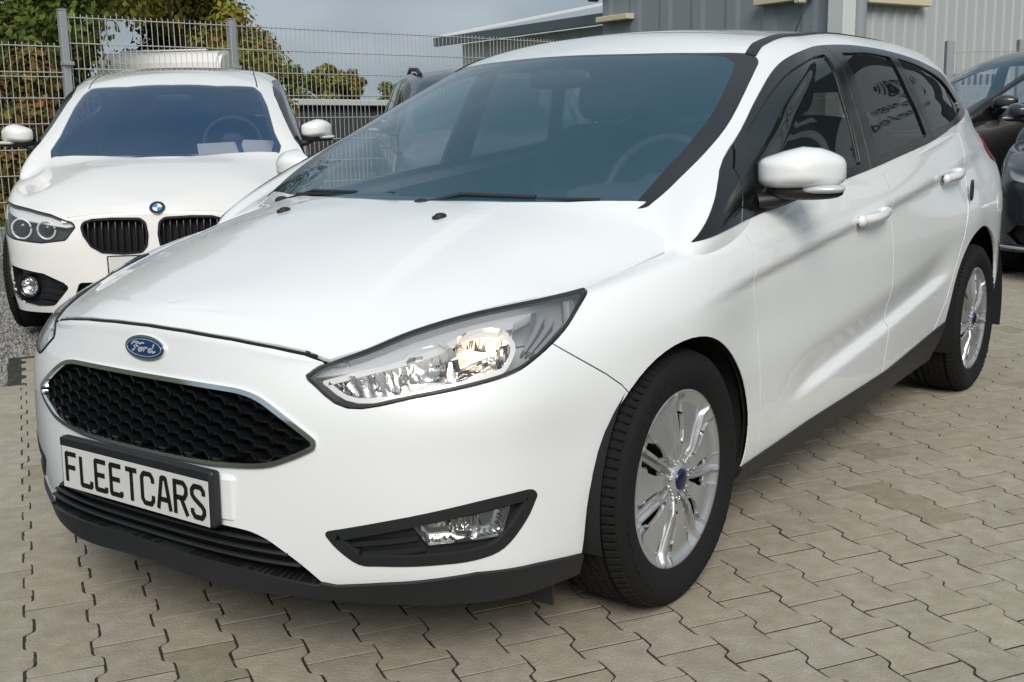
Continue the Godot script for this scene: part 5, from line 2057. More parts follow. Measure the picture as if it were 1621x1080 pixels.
		fg.lathe(PackedVector2Array([Vector2(-0.03, 0.062), Vector2(0.02, 0.062), Vector2(0.022, 0.055), Vector2(0.008, 0.046)]), 28)
		o = Mb.new()
		o.join(fg, ft)
		obj("fog_lamp_bezel", o, M.gloss_black, fi)
		fg = Mb.new()
		fg.lathe(PackedVector2Array([Vector2(0.010, 0.046), Vector2(0.0, 0.034), Vector2(-0.012, 0.018), Vector2(-0.015, 0.001)]), 24)
		for k in 3:
			fg.box(Vector3(0.004, -0.018 + k * 0.018, 0), Vector3(0.006, 0.004, 0.07), 0.001)
		o = Mb.new()
		o.join(fg, ft)
		obj("fog_lamp", o, M.reflector, fi)
		for k in 5:
			var ro := Mb.new()
			ro.tube(PackedVector3Array([Vector3(0.60 - k * 0.0, 0.40 - k * 0.034, 0.575), Vector3(0.48, 0.385 - k * 0.034, 0.645)]), 0.007, 6)
			o = Mb.new()
			o.join(ro, fl)
			obj("intake_slat", o, M.gloss_black, fi)
	obj("lower_intake", pushed(both(inl), -0.05), M.black, car)
	# round badge
	var bt := Transform3D(Basis(Vector3.RIGHT, -0.75), Vector3(0.028, 0.733, 0.716))
	var rb := Mb.new()
	var disc := func(r: float, from: float, to: float) -> PackedVector2Array:
		var p := PackedVector2Array()
		if to - from < 6:
			p.append(Vector2.ZERO)
		for k in 25:
			if to - from > 6 and k == 24:
				break
			var a := lerpf(from, to, k / 24.0)
			p.append(Vector2(cos(a), sin(a)) * r)
		return p
	rb.extrude(disc.call(0.041, 0, TAU), bt, 0.004)
	var badge := obj("maker_badge", rb, M.chrome, car)
	rb = Mb.new()
	rb.extrude(disc.call(0.039, 0, TAU), bt, 0.0052)
	obj("badge_ring", rb, M.plate_black, badge)
	for k in 4:
		rb = Mb.new()
		rb.extrude(disc.call(0.0245, k * PI / 2, (k + 1) * PI / 2), bt, 0.0064)
		obj("badge_field", rb, M.badge_white if k % 2 == 0 else M.badge_sky, badge)
	# plate
	var pl := Mb.new()
	pl.box(Vector3(0.03, 0.44, 0.772), Vector3(0.53, 0.12, 0.014), 0.004)
	var holder := obj("plate_holder", pl, M.black_trim, car)
	pl = Mb.new()
	pl.box(Vector3(0.03, 0.443, 0.780), Vector3(0.515, 0.103, 0.003), 0.001)
	obj("number_plate", pl, M.plate, holder)
	# cabin
	var scro := poly([-0.05, -0.08, 0.3, -0.10, 0.6, -0.22, 0.66, -0.30, 0.674, -0.397, 0.638, -0.543, 0.598, -0.878, 0.562, -1.05, 0.52, -1.11, 0.284, -0.995, 0.0, -0.965, -0.05, -0.965])
	scro = rounded(scro, 0.02)
	var seen := cut(cabin, TOP, scro, false)
	var wl := PackedVector2Array()
	for p in poly(WINDOW_LINE):
		wl.append(Vector2(p.x - 0.13, p.y * 0.985))
	seen = cut(seen, SIDE, wl, false)
	seen = cut(seen, SIDE, poly([0.3, 0.0, 0.3, 0.68, -0.15, 0.70, -0.47, 0.845, -1.5, 0.95, -2.73, 1.10, -4, 1.05, -4, 0]), false)
	obj("roof_and_pillars", rimmed(both(seen), 0.014), paint, car)
	obj("headliner", pushed(both(cut(seen, SIDE, poly([-4, 1.25, -4, 3, 2, 3, 2, 1.25]), true)), -0.02), M.headliner, car)
	var scr := cut(cabin, TOP, grown(scro, -0.002), true)
	obj("windscreen", both(scr), M.screen_blue, car)
	obj("windscreen_border", pushed(both(cut(scr, TOP, grown(scro, -0.035), false)), -0.004), M.black_trim, car)
	pair("side_window", pushed(cut(cabin, SIDE, grown(wl, -0.03), true), -0.003), M.dark_glass, car)
	obj("window_trim", both(cut(cut(cabin, SIDE, wl, true), SIDE, grown(wl, -0.03), false)), M.gloss_black, car)
	for q in [[0.535, -1.12, 0.51, -1.5, 0.5, -2.2, 0.47, -3.0], ]:
		pair("roof_seam", pushed(cut(cut(cabin, TOP, line_poly(q, 0.004), true), SIDE, poly([-4, 1.25, -4, 3, 2, 3, 2, 1.25]), true), 0.0008), M.black_trim, car)
	for s in [1.0, -1.0]:
		add_mirror(car, s, Vector3(0.905, 1.055, -0.62), paint, {"turn": 0.25, "foot": Vector3(-0.13, -0.085, 0.02), "scale": Vector3(1.0, 1.25, 1.0)})
	var dash := Mb.new()
	dash.box(Vector3(0, 0.84, -0.62), Vector3(1.25, 0.14, 0.5), 0.05)
	obj("dashboard", dash, M.dash, car)
	var ring := PackedVector3Array()
	var wb := Basis(Vector3.RIGHT, 1.1)
	for k in 32:
		ring.append(Vector3(0.36, 0.965, -0.98) + wb * Vector3(cos(TAU * k / 32) * 0.185, 0, sin(TAU * k / 32) * 0.185))
	var sw := Mb.new()
	sw.tube(ring, 0.015, 8, true)
	sw.ball(Vector3(0.36, 0.965, -0.97), Vector3(0.08, 0.07, 0.03), 0.8)
	obj("steering_wheel", sw, M.dash, car)
	headrest_seat(car, Vector3(0.36, 0.34, -1.45), 0.5, "front_seat")
	headrest_seat(car, Vector3(-0.36, 0.34, -1.45), 0.5, "front_seat")
	headrest_seat(car, Vector3(0, 0.36, -2.2), 1.2, "rear_seat")
	var rv := Mb.new()
	rv.ball(Vector3(0, 1.26, -1.02), Vector3(0.12, 0.03, 0.02), 0.7)
	obj("inner_mirror", rv, M.black_trim, car)
	wheel_set(car, 0.75, 2.69, 0.316)
	var under := Mb.new()
	under.box(Vector3(0, 0.25, -1.35), Vector3(1.5, 0.08, 1.9), 0.01)
	under.box(Vector3(0, 0.25, -1.35), Vector3(0.8, 0.08, 4.0), 0.01)
	obj("underbody", under, M.black, car)
	# folder of papers behind its windscreen: lies on the dashboard, so it is a thing of its own
	var paper := thing("paper_sheets", "pale papers with a dark blue bar behind the white hatchback's windscreen", "papers")
	paper.transform = car.transform
	var ps := Mb.new()
	ps.box(Vector3(0.29, 0.945, -0.62), Vector3(0.26, 0.003, 0.24), 0.0, Basis(Vector3.RIGHT, 0.30) * Basis(Vector3.UP, 0.1))
	ps.box(Vector3(0.52, 0.95, -0.63), Vector3(0.20, 0.003, 0.25), 0.0, Basis(Vector3.RIGHT, 0.34) * Basis(Vector3.UP, -0.12))
	obj("sheet", ps, M.plate, paper)
	ps = Mb.new()
	ps.box(Vector3(0.415, 0.958, -0.62), Vector3(0.03, 0.004, 0.27), 0.0, Basis(Vector3.RIGHT, 0.32) * Basis(Vector3.UP, 0.15))
	obj("blue_bar", ps, M.badge_blue, paper)


func wheel_set(car: Node3D, half: float, base: float, radius: float) -> void:
	if not M.has("wheel2"):
		var dish := Mb.new()
		dish.lathe(PackedVector2Array([Vector2(0.06, 0.20), Vector2(0.03, 0.19), Vector2(0.02, 0.10), Vector2(0.02, 0.001)]), 24)
		var badge := Mb.new()
		badge.lathe(PackedVector2Array([Vector2(0.0, 0.03), Vector2(0.006, 0.028), Vector2(0.009, 0.001)]), 16)
		M.wheel2 = {"tyre": make_tyre(0.316, 0.20, 0.213).mesh(), "cover": make_wheel_cover(5, 0.2135).mesh(), "dish": dish.mesh(), "badge": badge.mesh(), "out": 0.085}
	for z in [0.0, -base]:
		for s in [1.0, -1.0]:
			var w := add_wheel(car, Vector3(half * s, radius, z), s, z * 3.0, M.wheel2)
			w.scale = Vector3(1, radius / 0.316, radius / 0.316)
			var lin := Mb.new()
			lin.lathe(PackedVector2Array([Vector2(0.38, 0.36), Vector2(0.82, 0.345)]), 20, true, -PI * 0.58, PI * 0.58)
			lin.lathe(PackedVector2Array([Vector2(0.38, 0.001), Vector2(0.38, 0.36)]), 20)
			var o := Mb.new()
			o.join(lin, Transform3D(Basis.from_scale(Vector3(s, 1, 1)), Vector3(0, radius, z)))
			obj("wheel_arch_liner", o, M.black, car)


func plain_car(called: String, label: String, paint: Material, k: Vector3, t: Transform3D, look: Dictionary) -> Node3D:
	# a car far enough away to need its main parts only
	var car := thing(called, label, "car")
	car.transform = t
	var boxy: float = look.get("boxy", 0.0)
	var warp := func(p: Vector3) -> Vector3:
		var y := p.y
		if boxy > 0 and y > 0.9:
			y = y + (y - 0.9) * boxy
		return Vector3(p.x * k.x, y * k.y, p.z * k.z)
	var back := func(a: Array) -> PackedVector2Array:
		var o := PackedVector2Array()
		for q in range(0, a.size(), 2):
			var w: Vector3 = warp.call(Vector3(0, a[q + 1], a[q]))
			o.append(Vector2(w.z, w.y))
		if Geometry2D.is_polygon_clockwise(o):
			o.reverse()
		return o
	var low := sheet(rows_of(BODY_ROWS), 0.035, true, true, false, warp)
	var hr := rows_of(BODY_ROWS)
	hr = [hr[5].slice(0, 8), hr[6].slice(0, 8), hr[7].slice(0, 8)] + rows_of(HOOD_ROWS)
	var hood := sheet(hr, 0.035, true, false, true, warp)
	var cabin := sheet(flip(rows_of(CABIN_COLUMNS)), 0.035, true, true, true, warp)
	for a in [[-0.348, 0.0, 0.358, 0.0, 0.355, 0.33, 0.26, 0.55, 0.0, 0.66, -0.26, 0.55, -0.345, 0.33], [-3.0, 0.0, -3.0, 0.35, -2.92, 0.57, -2.65, 0.70, -2.37, 0.60, -2.28, 0.35, -2.28, 0.0]]:
		low = cut(low, SIDE, back.call(a), false)
	var zf := poly([0.15, -1, 2, -1, 2, 2, 0.15, 2])
	var nose := cut(low, SIDE, zf, true)
	var rest := cut(low, SIDE, zf, false)
	var sc := func(a: Array) -> PackedVector2Array:
		var o := PackedVector2Array()
		for q in range(0, a.size(), 2):
			o.append(Vector2(a[q] * k.x, a[q + 1] * k.y))
		if Geometry2D.is_polygon_clockwise(o):
			o.reverse()
		return o
	var lamp: PackedVector2Array = sc.call(look.get("lamp", [0.46, 0.66, 0.52, 0.60, 0.70, 0.63, 0.86, 0.68, 0.86, 0.78, 0.76, 0.78, 0.58, 0.72]))
	var gr: PackedVector2Array = sc.call(look.get("grille", [-0.05, 0.64, 0.40, 0.62, 0.46, 0.55, 0.40, 0.46, -0.05, 0.44]))
	var inl: PackedVector2Array = sc.call([-0.05, 0.34, 0.62, 0.36, 0.70, 0.30, 0.62, 0.24, -0.05, 0.23])
	var lens := cut(nose, FRONT, lamp, true)
	var grl := cut(nose, FRONT, gr, true)
	var intake := cut(nose, FRONT, inl, true)
	for q in [lamp, gr, inl]:
		nose = cut(nose, FRONT, q, false)
	obj("front_bumper", rimmed(both(nose), 0.02), paint, car)
	obj("body_sides", rimmed(both(rest), 0.02), paint, car)
	obj("bonnet", rimmed(both(cut(hood, TOP, sc.call([0.0, 0.0, 0.0, 0.0]) if false else PackedVector2Array([Vector2(-0.05, -0.30 * k.z), Vector2(0.9, -0.30 * k.z), Vector2(0.9, 0.83 * k.z), Vector2(-0.05, 0.83 * k.z)]), true)), 0.02), paint, car)
	for e in [lens, mirrored(lens)]:
		var hl := obj("headlamp", pushed(e, -0.002), M.lens, car)
		obj("lamp_housing", pushed(e, -0.05), M.lamp_grey, hl)
	obj("grille_back", both(pushed(grl, -0.05)), M.black, car)
	obj("grille_frame", rimmed(both(cut(grl, FRONT, grown(gr, -0.015), false)), 0.04), M.chrome, car)
	for j in int(look.get("slats", 5)):
		var y: float = lerpf(0.465, 0.615, j / maxf(1.0, look.get("slats", 5) - 1.0))
		var sl := Mb.new()
		var pts := PackedVector3Array()
		for q in 13:
			var x := lerpf(-0.40, 0.40, q / 12.0)
			pts.append(warp.call(Vector3(x, y, front_z(x, y) - 0.015)))
		sl.tube(pts, 0.006, 6)
		obj("grille_slat", sl, look.get("slat_paint", M.gloss_black), car)
	obj("lower_intake", both(pushed(intake, -0.05)), M.black, car)
	var strip := Mb.new()
	var sp := PackedVector3Array()
	for q in 21:
		var x := lerpf(-0.80, 0.80, q / 20.0)
		var zz := 0.862 - 0.22 * x * x - 0.42 * pow(absf(x), 5)
		sp.append(warp.call(Vector3(x, 0.225, zz + 0.012)))
	strip.tube(sp, 0.010, 6)
	obj("lower_strip", strip, M.chrome, car)
	var scro := PackedVector2Array()
	for p in poly(SCREEN):
		scro.append(Vector2(p.x * k.x, p.y * k.z))
	var seen := cut(cabin, TOP, scro, false)
	var wl: PackedVector2Array = back.call(WINDOW_LINE)
	seen = cut(seen, SIDE, wl, false)
	obj("roof_and_pillars", rimmed(both(seen), 0.02), paint, car)
	obj("windscreen", both(cut(cabin, TOP, scro, true)), look.get("glass", M.screen_glass), car)
	var dlo := cut(cabin, SIDE, wl, true)
	var glass := [back.call(FRONT_GLASS), back.call(REAR_GLASS), back.call(QUARTER_GLASS)]
	var trims := dlo
	for q in glass:
		trims = cut(trims, SIDE, q, false)
		pair("side_window", pushed(cut(dlo, SIDE, q, true), -0.003), look.get("side", M.dark_glass), car)
	obj("window_trim", rimmed(both(trims), 0.015), M.gloss_black, car)
	if look.get("rails", false):
		for s in [1.0, -1.0]:
			var rl := Mb.new()
			var pts := PackedVector3Array()
			for q in [[0.56, 1.385, -1.2], [0.575, 1.43, -1.35], [0.575, 1.462, -2.0], [0.55, 1.43, -2.6], [0.53, 1.39, -2.8]]:
				pts.append(warp.call(Vector3(q[0] * s, q[1] + 0.02, q[2])))
			rl.tube(pts, 0.018, 8)
			obj("roof_rail", rl, M.black_trim, car)
	for s in [1.0, -1.0]:
		add_mirror(car, s, Vector3(0.957 * k.x, 1.03 * k.y, -0.50 * k.z), paint, {"turn": 0.3, "foot": Vector3(-0.13, -0.085, 0.02), "scale": Vector3(1.0, 1.3, 1.0)})
		var dh := Mb.new()
		dh.tube(PackedVector3Array([warp.call(Vector3(0.905 * s, 0.85, -1.10)), warp.call(Vector3(0.915 * s, 0.86, -1.33))]), 0.014, 6)
		obj("door_handle", dh, look.get("handle", paint), car)
		dh = Mb.new()
		dh.tube(PackedVector3Array([warp.call(Vector3(0.90 * s, 0.93, -2.05)), warp.call(Vector3(0.89 * s, 0.94, -2.28))]), 0.014, 6)
		obj("door_handle", dh, look.get("handle", paint), car)
	headrest_seat(car, Vector3(0.37, 0.40, -1.30), 0.52, "front_seat")
	headrest_seat(car, Vector3(-0.37, 0.40, -1.30), 0.52, "front_seat")
	headrest_seat(car, Vector3(0, 0.42, -2.15), 1.26, "rear_seat")
	wheel_set(car, 0.78 * k.x, 2.648 * k.z, 0.316 * k.y)
	var under := Mb.new()
	under.box(Vector3(0, 0.3 * k.y, -1.35 * k.z), Vector3(1.5 * k.x, 0.1, 1.9), 0.01)
	under.box(Vector3(0, 0.3 * k.y, -1.35 * k.z), Vector3(0.8 * k.x, 0.1, 4.0), 0.01)
	obj("underbody", under, M.black, car)
	return car


func build_van() -> void:
	# a white van beyond the fence; only its upper part shows above the hatchback
	var v := thing("delivery_van", "white van parked beyond the fence, roof showing above the hatchback", "van")
	var at := place(322, 18.6, 0.1)
	v.transform = Transform3D(Basis(Vector3.UP, 0.6304 + PI * 0.5 - 0.12).scaled(Vector3.ONE * 1.13), at)
	# side outline: nose at +x, rear at -x
	var side := smooth([-1.15, 0.35, -1.16, 1.2, -1.12, 1.82, -0.95, 1.965, -0.4, 2.0, 0.2, 1.99, 0.55, 1.93, 1.0, 1.45, 1.30, 1.12, 1.9, 0.98, 2.05, 0.75, 2.05, 0.35], false)
	var o := Mb.new()
	o.extrude(side, Transform3D(Basis(), Vector3(0, 0, -0.80)), 1.60)
	for e in [[0.80, 0.0], [-0.80, 1.0]]:
		var inset := Geometry2D.offset_polygon(side, -0.05, Geometry2D.JOIN_ROUND)
		if inset.size():
			var tt := Transform3D(Basis(), Vector3(0, 0, 0.80)) if e[1] == 0.0 else Transform3D(Basis(Vector3.UP, PI), Vector3(0, 0, -0.80))
			var pp: PackedVector2Array = inset[0]
			if e[1] == 1.0:
				var q := PackedVector2Array()
				for p in pp:
					q.append(Vector2(-p.x, p.y))
				pp = q
			o.extrude(pp, tt, 0.045)
	obj("van_body", o, M.paint_warm, v)
	var gl := Mb.new()
	gl.quad(Vector3(0.62, 1.895, -0.66), Vector3(0.62, 1.895, 0.66), Vector3(1.26, 1.19, 0.72), Vector3(1.26, 1.19, -0.72))
	var g2 := Mb.new()
	for p in gl.v.size():
		gl.v[p] += Vector3(0.02, 0.025, 0)
	obj("windscreen", gl, M.slate_glass, v)
	for s in [1.0, -1.0]:
		var w := Mb.new()
		w.extrude(poly([0.10, 1.25, 0.10, 1.78, 0.50, 1.78, 0.95, 1.28]), Transform3D(Basis(), Vector3(0, 0, 0.848 if s > 0 else -0.852)), 0.004)
		obj("side_window", w, M.slate_glass, v)
		for x in [-0.75, 1.35]:
			var ty := Mb.new()
			ty.lathe(PackedVector2Array([Vector2(-0.1, 0.18), Vector2(-0.1, 0.31), Vector2(0.1, 0.31), Vector2(0.1, 0.18), Vector2(0.08, 0.001)]), 24)
			var q := Mb.new()
			q.join(ty, Transform3D(Basis(Vector3.UP, PI / 2), Vector3(x, 0.31, s * 0.72)))
			obj("wheel", q, M.rubber, v)
	for x in [-0.9, -0.5, -0.1]:
		var rib := Mb.new()
		rib.box(Vector3(x, 1.992, 0), Vector3(0.05, 0.02, 1.2), 0.006)
		obj("roof_rib", rib, M.paint_warm, v)


func build_background() -> void:
	var green := [Color(0.068, 0.101, 0.022), Color(0.088, 0.124, 0.024), Color(0.115, 0.130, 0.026), Color(0.054, 0.078, 0.019)]
	var olive := [Color(0.155, 0.163, 0.030), Color(0.203, 0.182, 0.034), Color(0.108, 0.130, 0.026), Color(0.189, 0.130, 0.030)]
	var rust := [Color(0.162, 0.072, 0.019), Color(0.135, 0.098, 0.024), Color(0.095, 0.091, 0.022), Color(0.189, 0.078, 0.024)]
	var gg := "trees beyond the fence"
	build_tree("dense_tree", place(-60, 17.0, 0), 6.4, 3.2, 30000, 0.06, green + [olive[0]], "dark green tree at the left edge, beyond the low fence", gg, 11, 0.05)
	build_tree("dense_tree", place(120, 18.5, 0), 6.8, 3.0, 30000, 0.06, green + [olive[1]], "tall dark tree rising behind the tallest fence post", gg, 12, 0.05)
	build_tree("yellowing_tree", place(318, 19.5, 0), 4.7, 2.4, 22000, 0.058, olive, "yellow-green tree right of the dark trees, above the hatchback roof", gg, 13, 0.05)
	build_tree("rusty_bush", place(62, 13.4, 0), 2.1, 0.9, 3500, 0.055, rust, "rust-brown bush low behind the left fence panel", gg, 14, 0.02)
	build_tree("rusty_bush", place(-10, 14.5, 0), 2.3, 1.2, 4000, 0.055, olive + rust, "olive and brown bush at the far left behind the low fence", gg, 15, 0.02)
	build_tree("yellowing_tree", place(398, 20.5, 0), 3.3, 0.8, 5000, 0.06, olive, "slim olive tree beside the roof of the white van", gg, 16, 0.05)
	var far := "distant trees along the horizon"
	build_tree("distant_tree", place(478, 70.0, 0), 4.9, 1.9, 4500, 0.16, green, "round dark green tree, left end of the distant tree row", far, 21, 0.05)
	build_tree("distant_tree", place(535, 72.0, 0), 5.1, 2.4, 5000, 0.16, olive, "olive tree in the middle of the distant tree row", far, 22, 0.05)
	build_tree("distant_tree", place(575, 73.0, 0), 4.6, 2.0, 4500, 0.16, rust, "orange-tinged tree in the distant tree row", far, 23, 0.05)
	build_tree("distant_tree", place(632, 74.0, 0), 4.2, 1.3, 3500, 0.16, green, "small green tree at the right end of the distant tree row", far, 24, 0.05)
	build_tree("distant_tree", place(441, 66.0, 0), 3.0, 1.3, 3500, 0.15, olive, "low olive bush between the hatchback and the distant row", far, 25, 0.02)
	# hedge line and rough grass behind the fence
	var r := RandomNumberGenerator.new()
	r.seed = 5
	var gr := Mb.new()
	for k in 16000:
		var a := r.randf_range(-150, 760)
		var d := r.randf_range(10.6, 27.0)
		var p := place(a, d, 0.0)
		var h := r.randf_range(0.08, 0.35)
		var w := Vector3(r.randfn(), 0, r.randfn()).normalized() * 0.018
		var lean := Vector3(r.randf_range(-0.08, 0.08), h, r.randf_range(-0.08, 0.08))
		var c: Color = [Color(0.06, 0.085, 0.02), Color(0.09, 0.10, 0.025), Color(0.12, 0.10, 0.04)][r.randi() % 3]
		var f := gr.vert(p - w, Vector3(0, 0.7, 0.7))
		gr.vert(p + w, Vector3(0, 0.7, 0.7))
		gr.vert(p + lean, Vector3(0, 0.7, 0.7))
		for e in 3:
			gr.c.append(c)
		gr.tri(f, f + 1, f + 2)
	tag(obj("rough_grass", gr, M.leaf), "rough grass and weeds growing behind the mesh fence", "grass", "", "stuff")


func build_board() -> void:
	# stands right of the frame; seen in the estate's side windows
	var b := thing("advertising_board", "pale lettered advertising board mirrored in the white estate car's side windows", "board")
	var at := Vector3(2.75, 2.75, -7.3)
	var z := (Vector3(0.75, 1.3, -1.1) - at)
	z.y = 0
	z = z.normalized()
	var x := Vector3.UP.cross(z).normalized()
	b.transform = Transform3D(Basis(x, Vector3.UP, z), at)
	var face := Mb.new()
	face.box(Vector3(0.0, 0.2, -0.03), Vector3(3.4, 2.6, 0.04), 0.01)
	obj("panel", face, M.slate, b)
	var oval := PackedVector2Array()
	for k in 48:
		oval.append(Vector2(cos(TAU * k / 48) * 0.95 - 0.5, sin(TAU * k / 48) * 0.72 - 0.3))
	face = Mb.new()
	face.extrude(oval, Transform3D(), 0.012)
	obj("oval_field", face, M.board_pale, b)
	var word := 0
	for s in ["Fahrzeuge und", "das Starteledding"]:
		var t := TextMesh.new()
		t.text = s
		var f := SystemFont.new()
		f.font_names = PackedStringArray(["Droid Sans"])
		t.font = f
		t.font_size = 32
		t.pixel_size = 0.0055
		t.depth = 0.006
		obj("lettering", t, M.plate_black, b).position = Vector3(-0.5, -0.12 - word * 0.26, 0.016)
		word += 1
	for k in 5:
		var arc := PackedVector2Array()
		for q in 13:
			var a := lerpf(-0.6, 0.9, q / 12.0)
			arc.append(Vector2(1.9 - cos(a) * (0.55 + 0.26 * k), 0.15 + sin(a) * (0.55 + 0.26 * k)))
		for q in Geometry2D.offset_polyline(arc, 0.055, Geometry2D.JOIN_ROUND, Geometry2D.END_BUTT):
			for clip in Geometry2D.intersect_polygons(q, PackedVector2Array([Vector2(0.45, -1.0), Vector2(1.65, -1.0), Vector2(1.65, 1.45), Vector2(0.45, 1.45)])):
				face = Mb.new()
				face.extrude(clip, Transform3D(), 0.010)
				obj("pale_stripe", face, M.board_pale, b)
	for s in [-1.4, 1.4]:
		var post := Mb.new()
		post.box(Vector3(s, -1.6, -0.08), Vector3(0.08, 2.5, 0.08), 0.01)
		obj("board_post", post, M.post, b)


func mat(albedo: Color, rough: float, metal := 0.0, spec := 0.5) -> StandardMaterial3D:
	# albedo in linear, real-world values
	var m := StandardMaterial3D.new()
	m.albedo_color = albedo.linear_to_srgb()
	m.roughness = rough
	m.metallic = metal
	m.metallic_specular = spec
	return m


func pane(albedo: Color, alpha: float) -> StandardMaterial3D:
	var m := mat(albedo, 0.02)
	m.albedo_color.a = alpha
	m.transparency = BaseMaterial3D.TRANSPARENCY_ALPHA
	m.cull_mode = BaseMaterial3D.CULL_DISABLED
	return m


func noise_tex(freq: float, octaves: int, ramp: Array, size := 512, seed_ := 1, kind := FastNoiseLite.TYPE_SIMPLEX_SMOOTH, normal := 0.0) -> NoiseTexture2D:
	var f := FastNoiseLite.new()
	f.noise_type = kind
	f.frequency = freq
	f.seed = seed_
	f.fractal_octaves = octaves
	var t := NoiseTexture2D.new()
	t.width = size
	t.height = size
	t.seamless = true
	t.noise = f
	if normal > 0:
		t.as_normal_map = true
		t.bump_strength = normal
	elif ramp.size():
		var g := Gradient.new()
		var off := PackedFloat32Array()
		var col := PackedColorArray()
		for k in range(0, ramp.size(), 2):
			off.append(ramp[k])
			col.append((ramp[k + 1] as Color).linear_to_srgb())
		g.offsets = off
		g.colors = col
		t.color_ramp = g
	return t


func carpaint(c: Color) -> StandardMaterial3D:
	var m := mat(c, 0.42)
	m.clearcoat_enabled = true
	m.clearcoat = 1.0
	m.clearcoat_roughness = 0.03
	return m


func make_materials() -> void:
	M.paint = carpaint(Color(0.80, 0.82, 0.83))
	M.paint_warm = carpaint(Color(0.78, 0.775, 0.76))
	M.paint_grey = carpaint(Color(0.045, 0.048, 0.056))
	M.paint_black = carpaint(Color(0.008, 0.008, 0.010))
	M.paint_navy = carpaint(Color(0.006, 0.009, 0.018))
	M.black_trim = mat(Color(0.014, 0.015, 0.017), 0.5)
	M.gloss_black = mat(Color(0.008, 0.009, 0.011), 0.16)
	M.black = mat(Color(0.006, 0.006, 0.007), 0.9)
	M.rubber = mat(Color(0.010, 0.010, 0.0105), 0.85, 0.0, 0.35)
	M.cover = mat(Color(0.50, 0.51, 0.52), 0.28, 0.65)
	M.lamp_bar = mat(Color(0.22, 0.23, 0.25), 0.3, 0.2)
	M.badge_dark = mat(Color(0.006, 0.014, 0.05), 0.2)
	M.chrome = mat(Color(0.78, 0.80, 0.82), 0.07, 1.0)
	M.reflector = mat(Color(0.80, 0.80, 0.80), 0.10, 1.0)
	M.lamp_grey = mat(Color(0.60, 0.62, 0.65), 0.25, 0.2)
	M.lamp_pale = mat(Color(0.70, 0.70, 0.69), 0.28, 0.2)
	M.lens = pane(Color(0.8, 0.85, 0.9), 0.03)
	M.screen_glass = pane(Color(0.05, 0.20, 0.32), 0.17)
	M.frit = mat(Color(0.012, 0.013, 0.015), 0.12)
	M.screen_glass.metallic = 0.1
	M.side_glass = pane(Color(0.01, 0.03, 0.03), 0.22)
	M.dark_glass = pane(Color(0.004, 0.005, 0.006), 0.72)
	M.badge_blue = mat(Color(0.008, 0.035, 0.14), 0.15)
	M.badge_silver = mat(Color(0.6, 0.62, 0.65), 0.25, 0.4)
	M.lamp_red = mat(Color(0.22, 0.006, 0.012), 0.1)
	M.plate = mat(Color(0.62, 0.63, 0.62), 0.35)
	M.plate_black = mat(Color(0.008, 0.008, 0.008), 0.4)
	M.fabric = mat(Color(0.018, 0.019, 0.021), 0.9)
	M.headliner = mat(Color(0.30, 0.30, 0.29), 0.9)
	M.dash = mat(Color(0.018, 0.020, 0.023), 0.6)
	M.sticker_green = mat(Color(0.02, 0.22, 0.14), 0.5)
	M.bulb = mat(Color(1, 0.9, 0.75), 0.3)
	M.bulb.emission_enabled = true
	M.bulb.emission = Color(1.0, 0.88, 0.70)
	M.bulb.emission_energy_multiplier = 2.5
	M.bulb_soft = mat(Color(0.8, 0.8, 0.8), 0.1, 0.6)
	M.bulb_amber = mat(Color(0.75, 0.16, 0.02), 0.2)


